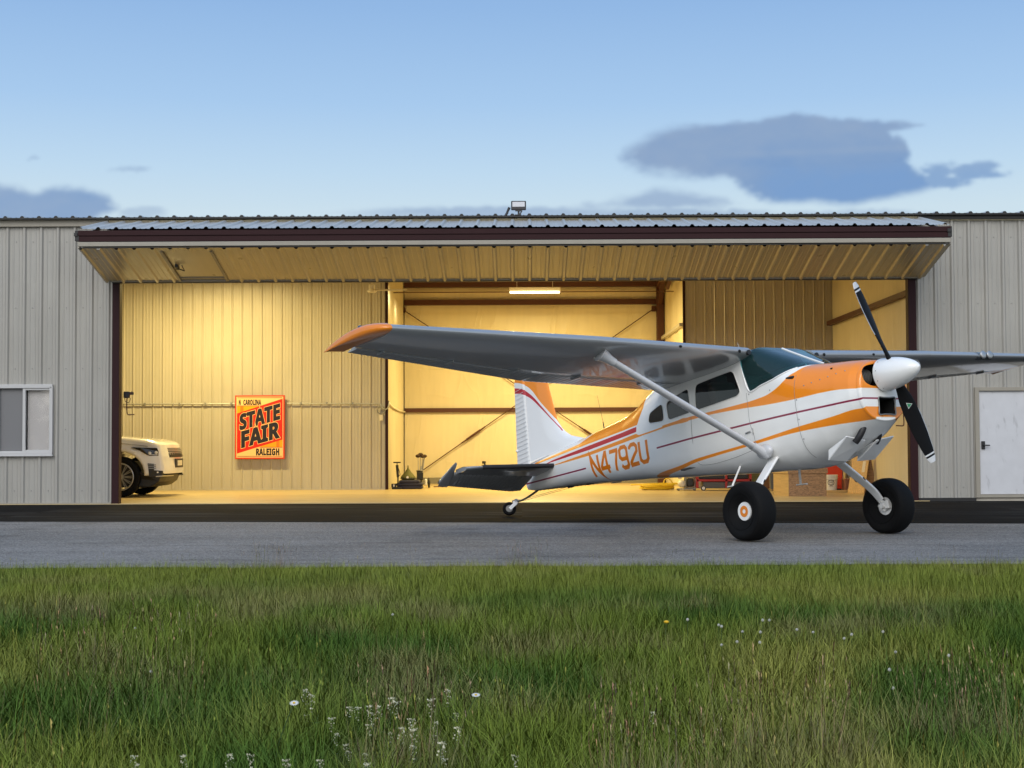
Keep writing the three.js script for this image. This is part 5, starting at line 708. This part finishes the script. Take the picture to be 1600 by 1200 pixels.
{ // yellow hose
  const t = thing('yellow_hose', 'loose coil of bright yellow hose on the hangar floor under the fuselage', 'hose', [3.0, .012, -6.6]); const P = []; for (let i = 0; i < 150; i++) { const a = i * .52, r = .20 + .17 * vn(i * .13, 1, 3) + (i > 125 ? (i - 125) * .012 : 0); P.push([r * Math.cos(a) * 1.15, .018 + .0011 * i * (.4 + .6 * vn(i * .2, 5, 3)), r * Math.sin(a) * .8]); } mesh('coil', tube(P, .012, 900, 6), M.hose = std([.72, .50, .01], .4), t); mesh('loop', tube([[.12, .12, .1], [.18, .24, .08], [.26, .25, .06], [.33, .18, .05], [.36, .08, .04], [.3, .03, .1]], .013, 40), M.hose, t); mesh('coupling', bar([.3, .03, .1], [.36, .03, .14], .016), M.steel, t);
}
{ const t = thing('green_bin', 'olive green plastic tub behind the near gear leg', 'tub', [5.12, .012, -6.9]); mesh('tub', [rb(-.19, .19, .0, .36, -.16, .16, .03)], std([.13, .14, .035], .5), t); mesh('lid', rb(-.205, .205, .36, .41, -.175, .175, .02), std([.10, .12, .03], .5), t); mesh('handle', [-.21, .20].map(x => rb(x - .01, x + .02, .28, .31, -.05, .05, .005)), std([.1, .11, .03], .5), t); }
{ const t = thing('leaning_board', 'brown board leaning on the partition between green tub and crate', 'board', [5.52, .012, -7.3], .1); mesh('board', rb(-.09, .09, 0, .62, -.012, .012, .004).rotateX(-.18), std([.24, .13, .06], .7), t); mesh('end_cleat', rb(-.085, .085, .53, .58, .0, .03, .004).rotateX(-.18).translate(0, 0, .012), std([.2, .11, .05], .7), t); }
{ const t = thing('leaning_board', 'blue-grey narrow board leaning next to the brown board left of the crate', 'board', [5.66, .012, -7.1], .3); mesh('board', rb(-.05, .05, 0, .56, -.012, .012, .004).rotateX(-.2), std([.16, .2, .22], .6), t); mesh('end_cleat', rb(-.045, .045, .47, .52, 0, .03, .004).rotateX(-.2).translate(0, 0, .012), std([.14, .18, .2], .6), t); }
// left of the tail bay: floor pump, folded tarp, olive bag, wheeled golf trolley
{ const t = thing('floor_pump', 'black stand with a T-handle at the foot of the tail bay jamb', 'floor pump', [-2.90, .012, -8.05]); mesh('barrel', [bar([.02, .28, 0], [0, .56, 0], .028, .034), bar([.025, .0, 0], [.02, .3, 0], .018)], M.black, t); mesh('handle', [bar([-.085, .62, 0], [.085, .62, 0], .016), bar([0, .55, 0], [0, .62, 0], .010)], M.black, t); mesh('base', [rb(-.12, .10, 0, .05, -.07, .07, .012), rb(-.13, -.02, .05, .13, -.05, .05, .01), tube([[.02, .3, .03], [.07, .33, .04], [.06, .40, .03], [.03, .5, .03]], .008, 30)], M.black, t); mesh('gauge', rb(-.085, -.055, .06, .11, .048, .056, .006), M.white, t); }
{ const t = thing('folded_tarp', 'dark blue folded pads stacked on the floor beside the floor pump', 'folded pads', [-2.62, .012, -8.25]); const c = std([.012, .014, .045], .7); for (const [y, w] of [[0, .30], [.07, .31], [.135, .24]]) mesh('fold', new RoundedBoxGeometry(w * 2, .075, .44, 4, .036).translate(w * .02, y + .038, 0), c, t); }
{ const t = thing('olive_bag', 'olive green drawstring bag with a white tag on top of the blue pads', 'bag', [-2.66, .225, -8.25]); mesh('sack', new THREE.LatheGeometry([[0, 0], [.14, .0], [.175, .03], [.17, .07], [.13, .12], [.07, .19], [.028, .25], [.012, .30], [.016, .33], [0, .335]].map(p => new THREE.Vector2(...p)), 28), std([.10, .10, .025], .8), t); mesh('tag', new THREE.CylinderGeometry(.028, .028, .008, 18).rotateX(Math.PI / 2).translate(0, .06, .178), M.white, t); mesh('band', new THREE.TorusGeometry(.176, .008, 6, 30).rotateX(Math.PI / 2).translate(0, .035, 0), M.black, t); }
{ const t = thing('golf_trolley', 'black golf bag with head covers on a two-wheeled trolley by the column', 'golf trolley', [-2.42, .012, -8.9]); t.scale.setScalar(.86); const lean = g => g.rotateX(-.22); mesh('bag', lean(merge([new THREE.CylinderGeometry(.085, .07, .34, 20).translate(-.02, .30, 0), rb(-.09, .09, .2, .42, .09, .15, .03)])), M.black, t); mesh('rim', lean(new THREE.TorusGeometry(.088, .014, 8, 24).rotateX(Math.PI / 2).translate(-.02, .48, 0)), M.dullSteel, t); for (const [x, z, y, r] of [[-.07, .02, .90, .055], [.0, .0, .94, .06], [.06, .03, .88, .045], [.115, .0, .90, .05]]) { const c = mesh('head_cover', lean(new THREE.SphereGeometry(r, 14, 10).scale(1.3, .9, 1).translate(x, y, z)), std([.05, .025, .012], .8), t); mesh('shaft', lean(bar([x * .6 - .01, .40, z], [x, y, z], .011)), M.steel, c); } mesh('frame', [tube([[.0, .05, -.02], [.05, .5, -.16], [.10, .82, -.22], [.16, .86, -.2]], .013, 30), bar([-.20, .14, -.08], [.24, .14, -.08], .012), bar([-.02, .05, .12], [.02, .6, -.1], .012)], M.dullSteel, t); for (const x of [-.20, .24]) { const w = mesh('wheel', new THREE.TorusGeometry(.115, .028, 10, 30).rotateY(Math.PI / 2).translate(x, .143, -.08), M.black, t); mesh('rim', bar([x - .012, .143, -.08], [x + .012, .143, -.08], .095, .095, 24), M.dullSteel, w); } mesh('bottle', new THREE.CapsuleGeometry(.035, .12, 6, 14).translate(.16, .16, .06), M.white, t); }
{ const t = thing('hand_tool', 'small brown tool lying alone on the floor right of the golf trolley', 'hand tool', [-2.0, .012, -9.6]); mesh('handle', bar([-.14, .012, 0], [.06, .014, 0], .011), std([.12, .04, .02], .6), t); mesh('head', rb(.05, .15, .0, .035, -.03, .03, .01), M.redIron, t); }
{ const t = thing('wall_valve', 'small dark tap fitting on the back wall just above the tailplane', 'tap', [-.95, .45, -12.78]); mesh('body', [bar([0, 0, -.05], [0, 0, .06], .03), rb(-.10, .0, .08, .15, -.02, .05, .02), bar([0, 0, .03], [-.04, .1, .03], .022)], M.black, t); mesh('hose_tail', tube([[0, 0, .06], [.10, -.02, .05], [.16, .0, .04], [.2, -.03, .03]], .014, 24), M.offwhite, t); mesh('knob', new THREE.SphereGeometry(.03, 12, 8).translate(.17, .0, .05), M.black, t); }

// ------------------------------------------------------------------ grass
{
  const blade = (P, N, C, bxx, bz, h, w, lean, dir, curl, col, segs = 3) => { // one tapered blade as a bent strip
    const dx = Math.cos(dir), dz = Math.sin(dir), wx = -dz * w / 2, wz = dx * w / 2; let prev = null;
    for (let i = 0; i <= segs; i++) { const t = i / segs, y = h * (t - curl * t * t * .35), o = lean * h * (t * .35 + t * t * (.65 + curl * .5)), k = 1 - Math.pow(t, 1.6) * .95, p = [[bxx + dx * o - wx * k, y, bz + dz * o - wz * k], [bxx + dx * o + wx * k, y, bz + dz * o + wz * k]]; if (prev) { P.push(...prev[0], ...prev[1], ...p[1], ...prev[0], ...p[1], ...p[0]); const c0 = col(t - 1 / segs), c1 = col(t); C.push(...c0, ...c0, ...c1, ...c0, ...c1, ...c1); } prev = p; }
  };
  const mk = (n, hr, wr, rad, leanR, seg, tone, heads = 0) => { const P = [], C = []; for (let i = 0; i < n; i++) { const a = rr(0, 6.283), r = rad * Math.sqrt(rnd()), h = rr(...hr), k = rr(.75, 1.2), dry = rnd() < tone, q = t => { const tip = dry ? [1.75, 1.5, 1.8] : [1.3, 1.22, 1.0]; return [mix(k, k * tip[0], t), mix(k, k * tip[1], t), mix(k, k * tip[2], t)]; }; blade(P, 0, C, r * Math.cos(a), r * Math.sin(a), h, rr(...wr), rr(...leanR), rr(0, 6.283), rr(0, .8), q, seg); }
    for (let i = 0; i < heads; i++) { const a = rr(0, 6.283), r = rad * Math.sqrt(rnd()), h = rr(hr[1] * .9, hr[1] * 1.45), x = r * Math.cos(a), z = r * Math.sin(a), d = rr(0, 6.283), l = rr(.05, .3), cs = () => [1.5, 1.25, 1.2]; blade(P, 0, C, x, z, h, .0028, l, d, .2, cs, 3); const tx = x + Math.cos(d) * l * h, tz = z + Math.sin(d) * l * h; for (let f = 0; f < 7; f++) { const y = h * (.95 + .0) - f * .012, e = rr(0, 6.283), s = rr(.003, .007) * (1 - f * .06); P.push(tx, y, tz, tx + Math.cos(e) * s, y + .012, tz + Math.sin(e) * s, tx - Math.cos(e) * s * .3, y + .026, tz - Math.sin(e) * s * .3); const c = [1.9, 1.5, 1.6]; C.push(...c, ...c, ...c); } }
    const g = new THREE.BufferGeometry(); g.setAttribute('position', new THREE.Float32BufferAttribute(P, 3)); g.setAttribute('color', new THREE.Float32BufferAttribute(C, 3)); g.computeVertexNormals(); { const n = g.attributes.normal; for (let i = 0; i < n.count; i++) { const q = V(n.getX(i), n.getY(i), n.getZ(i)); if (q.y < 0) q.negate(); q.multiplyScalar(.55); q.y += .8; q.normalize(); n.setXYZ(i, q.x, q.y, q.z); } } return g; };
  M.grass = new THREE.MeshPhysicalMaterial({ color: 0xffffff, vertexColors: true, roughness: .8, side: THREE.DoubleSide, specularIntensity: .12 });
  const kinds = [mk(18, [.10, .22], [.0028, .0055], .09, [.1, .7], 3, .12), mk(14, [.15, .31], [.003, .006], .10, [.1, .8], 3, .2), mk(17, [.08, .18], [.0022, .005], .10, [.2, 1.0], 3, .35), mk(10, [.18, .36], [.0022, .0045], .09, [.05, .5], 3, .4, 3), mk(12, [.05, .12], [.005, .011], .09, [.3, 1.1], 2, .05), mk(9, [.22, .40], [.003, .007], .08, [.2, .9], 4, .1)];
  const lists = kinds.map(() => []); const col = new THREE.Color();
  const put = (x, z, k, s, c) => lists[k].push([x, gy(x, z) - .01, z, s, c]);
  const patch = (x, z) => { const a = fbm(x * .55 + 10, z * .8, 4, 51), b = fbm(x * .9 + 3, z * 1.1 + 7, 4, 61), d = fbm(x * 1.6, z * 2.1, 3, 71); let c = [.134, .182, .031]; const m = (q, t) => { c = c.map((v, i) => mix(v, q[i], t)); }; m([.218, .232, .056], sm(.40, .68, a)); m([.055, .118, .022], sm(.48, .72, b) * .9); m([.215, .195, .090], sm(.54, .76, d) * .7); m([.215, .245, .050], .55 * sm(17.2, 14.6, z + 1.2 * (a - .5))); return c; };
  const DZ = 11.2;
  for (let i = 0; i < 88000; i++) {
    const t = rnd(), z = 14.05 + (i < 74000 ? t * 8.2 : t * 11), x = rr(-1, 1) * (i < 74000 ? mix(4.6, 4.0, (z - 14) / 8) + 1.6 : 10);
    if (z < edgeZ(x) - .02 + .05 * rnd()) continue; const brim = sm(14.0, 14.9, z);
    const near = sm(14.2, 20, z), e = fbm(x * .8 + 5, z * .8, 3, 81), c = patch(x, z), v = rr(.72, 1.3); let k = rnd(); if (brim < .5 && k > .6 && k < .72) k = .3;
    const tall = sm(.5, .68, e) * near; k = k < .30 ? 0 : k < .52 ? (near > .35 ? 1 : 0) : k < .70 ? 2 : k < .70 + .018 * (.2 + tall) ? 3 : k < .93 ? 4 : (near > .5 ? 5 : 1);
    put(x, z, k, mix(.46, .80, near) * rr(.7, 1.25) * (1 + .2 * tall) * mix(.6 + .5 * h2(i, 77), 1, brim), c.map(q => q * v));
  }
  // pale seeding tufts: at the edge of the tarmac and in the dry patches nearest the camera
  const seedy = (cx, cz, r, n, tone, k = 1) => { for (let i = 0; i < n; i++) { const a = rr(0, 6.283), q = r * Math.sqrt(rnd()); put(cx + q * Math.cos(a), cz + q * Math.sin(a) * .6, 3, k * rr(.7, 1.15), tone.map(v => v * rr(.8, 1.2))); } };
  const tan = [.22, .21, .12], straw = [.19, .18, .09];
  [[-2.21, 14.2, .22, 22], [-.03, 14.2, .25, 20], [-1.2, 14.3, .7, 4], [3.9, 14.4, .4, 5]].forEach(a => seedy(...a, tan, .5));
  [[.57, 21.2, .28, 34], [1.2, 20.6, .34, 36], [2.1, 20.3, .30, 30], [-2.3, 18.9, .7, 22], [-.45, 20.8, .28, 18], [-2.2, 20.0, .7, 22]].forEach(a => seedy(...a, straw));
  kinds.forEach((g, k) => { const L = lists[k], im = new THREE.InstancedMesh(g, M.grass, L.length), m = new THREE.Matrix4(), q = new THREE.Quaternion(), e = new THREE.Euler(); L.forEach(([x, y, z, s, c], i) => { e.set(rr(-.1, .1), rr(0, 6.283), rr(-.22, .06)); q.setFromEuler(e); m.compose(V(x, y, z), q, V(s, s * rr(.85, 1.15), s)); im.setMatrixAt(i, m); im.setColorAt(i, col.setRGB(...c)); }); im.name = numbered('grass'); im.userData.kind = 'stuff'; im.castShadow = im.receiveShadow = true; tag(im, ['short fresh green grass over the verge', 'taller bent green grass of the verge', 'fine dry-tipped grass mixed into the verge', 'pale seeding grass stalks in tufts', 'low broad-leaved ground cover between the grass', 'longest arching grass nearest the camera'][k], 'grass'); scene.add(im); });
}
// ---- flowers
{
  const stemM = std([.05, .09, .02], .7, { side: THREE.DoubleSide }), petal = std([.66, .66, .62], .6, { side: THREE.DoubleSide }), yel = std([.70, .42, .01], .6), cream = std([.56, .54, .38], .7, { side: THREE.DoubleSide });
  const place = (o, x, z) => { o.position.set(x, gy(x, z), z); return o; };
  const stalk = (h, dx, dz) => tube([[0, 0, 0], [dx * .3, h * .5, dz * .3], [dx, h, dz]], .0022, 8, 5);
  const daisy = (label, x, z, h, tilt) => { const t = place(thing('daisy', label, 'daisy'), x, z); mesh('stem', stalk(h, .10, .02), stemM, t); const P = []; for (let k = 0; k < 16; k++) { const g = new THREE.CircleGeometry(1, 7); g.scale(.0085, .0026, 1).translate(.0135, 0, 0).rotateZ(k / 16 * 6.283); P.push(g); } const pet = mesh('petals', merge(P).rotateX(tilt).translate(.10, h, .02), petal, t); mesh('eye', new THREE.SphereGeometry(.0062, 10, 8).scale(1, 1, .5).rotateX(tilt).translate(.10, h + .002, .024), yel, pet); };
  daisy('ox-eye daisy on a long stem, the left one, near the bottom of the grass', -1.12, 20.78, .36, -1.15); daisy('ox-eye daisy by itself to the right of the pale flower clumps', -.32, 20.44, .33, -1.25);
  const clover = thing('white_clover', 'small round white clover head standing among the verge grass', 'clover flower', [0, 0, 0], 0, 'white clover heads in the verge');
  { const P = []; for (let k = 0; k < 60; k++) { const a = k * 2.4, y = 1 - (k + .5) / 45; if (y < -.5) break; const r = Math.sqrt(Math.max(0, 1 - y * y)); P.push(new THREE.ConeGeometry(.0022, .009, 4).rotateX(Math.PI / 2).lookAt(V(r * Math.cos(a), y, r * Math.sin(a))).translate(.0085 * r * Math.cos(a), .17 + .0085 * y, .0085 * r * Math.sin(a))); } const st = mesh('stem', stalk(.165, 0, 0), stemM, clover); mesh('head', [...P, new THREE.SphereGeometry(.009, 8, 6).translate(0, .17, 0)], std([.50, .50, .46], .7), clover); }
  [[1.05, 17.85], [1.24, 17.91], [1.28, 18.45], [1.41, 18.49], [1.57, 17.85], [1.7, 18.1], [1.8, 18.1], [1.94, 18.35], [1.99, 18.33], [2.2, 18.24], [2.17, 18.68], [1.37, 18.05], [1.52, 17.9], [1.24, 18.05], [1.46, 18.19], [1.19, 18.43], [2.0, 19.24], [1.94, 19.57], [-2.08, 19.05], [-.86, 17.47], [-2.47, 17.85], [2.42, 18.89]].forEach(([x, z], i) => { let o = clover; if (i) { o = clover.clone(); o.name = numbered('white_clover'); scene.add(o); } place(o, x, z); o.scale.set(.8, .8 + .25 * h2(i, 3), .8); o.rotation.y = i; });
  const spike = thing('white_wildflower', 'pale wild flower spike with tiny florets among the near grass', 'wild flower', [0, 0, 0], 0, 'pale wild flower spikes in the near grass');
  { mesh('stem', [stalk(.30, .015, .01), stalk(.2, -.03, .01), stalk(.17, .03, -.02)], stemM, spike); const P = []; for (let k = 0; k < 40; k++) { const a = rr(0, 6.283), y = .305 - .10 * rnd() * rnd(), r = rr(.002, .026); const g = new THREE.CircleGeometry(rr(.003, .0062), 6).rotateX(rr(-1.4, .2)).rotateY(rr(0, 6.28)); P.push(g.translate(r * Math.cos(a) + .012, y, r * Math.sin(a))); } mesh('florets', P, cream, spike); const Lf = []; for (let k = 0; k < 16; k++) { const y = rr(.03, .2), a = rr(0, 6.28); Lf.push(new THREE.CircleGeometry(1, 6).scale(.018, .005, 1).translate(.02, 0, 0).rotateX(-1.2).rotateY(a).translate(0, y, 0)); } mesh('leaves', Lf, stemM, spike); }
  [[-1.1, 19.95], [-1.06, 20.12], [-1.01, 20.23], [-.85, 20.14], [-.81, 20.19], [-.74, 20.17], [-.71, 20.35], [-.65, 20.13], [-.61, 20.27], [-.68, 20.33], [-.71, 20.51], [-.42, 20.35], [-.44, 20.31], [-.36, 20.07], [-.33, 20.1], [-.42, 20.51], [-.79, 20.77], [-.76, 20.89], [-.55, 20.74], [-1.64, 21.2], [-1.59, 21.3], [-1.13, 21.25], [-1.22, 21.3], [-.99, 21.25], [-.96, 21.3], [-.85, 21.2], [-.66, 21.25], [-.64, 21.33], [-.46, 21.1], [-.35, 21.15], [-.34, 21.1], [-1.41, 21.25], [-.03, 21.1], [.62, 20.19], [-.9, 20.45], [-.6, 20.6], [-.52, 20.45], [-.86, 20.62], [-.48, 20.9], [-.68, 20.95], [-.3, 20.75]].forEach(([x, z], i) => { let o = spike; if (i) { o = spike.clone(); o.name = numbered('white_wildflower'); scene.add(o); } place(o, x, z); { const q = .55 + .3 * h2(i, 9); o.scale.set(q, q * (.85 + .35 * h2(i, 4)), q); }; o.rotation.y = i * 1.7; });
  { const t = place(thing('dandelion', 'single yellow dandelion in the middle of the verge', 'dandelion'), .9, 17.9); mesh('stem', stalk(.17, .01, 0), stemM, t); mesh('head', new THREE.SphereGeometry(.017, 12, 8).scale(1, .6, 1).translate(.01, .175, 0), yel, t); }
}
// ---- the line of trees far behind the camera that the window and the gloss mirror
{
  const leaf = (() => { const P = []; for (let i = 0; i < 46; i++) { const a = rr(0, 6.283), y = rr(-1, 1), r = Math.sqrt(1 - y * y) * Math.cbrt(rnd()), c = [r * Math.cos(a), y, r * Math.sin(a)], s = .34; for (let k = 0; k < 3; k++) P.push(c[0] + rr(-s, s), c[1] + rr(-s, s), c[2] + rr(-s, s)); } const g = new THREE.BufferGeometry(); g.setAttribute('position', new THREE.Float32BufferAttribute(P, 3)); g.computeVertexNormals(); return g; })();
  const items = []; for (let i = 0; i < 80; i++) { const x = -110 + i * 2.8 + rr(-1, 1), z = 120 + rr(-8, 8), H = rr(6, 12); for (let k = 0; k < 26; k++) { const t = k / 26; items.push([x + rr(-1, 1) * H * .28 * (1.05 - t), .6 + t * H, z + rr(-1, 1) * 2, rr(.7, 1.3) * H * .16 * (1.15 - t * .7)]); } }
  const im = new THREE.InstancedMesh(leaf, std([.035, .055, .022], .9, { side: THREE.DoubleSide }), items.length), m = new THREE.Matrix4(); items.forEach(([x, y, z, s], i) => { m.makeScale(s, s, s).setPosition(x, y, z); im.setMatrixAt(i, m); }); im.name = 'treeline'; im.userData.kind = 'stuff'; tag(im, 'dark line of distant trees across the field behind the viewer', 'trees'); im.castShadow = true; scene.add(im);
}
scene.traverse(o => { if (o.isMesh) { o.castShadow = true; o.receiveShadow = true; } });
renderer.render(scene, camera);
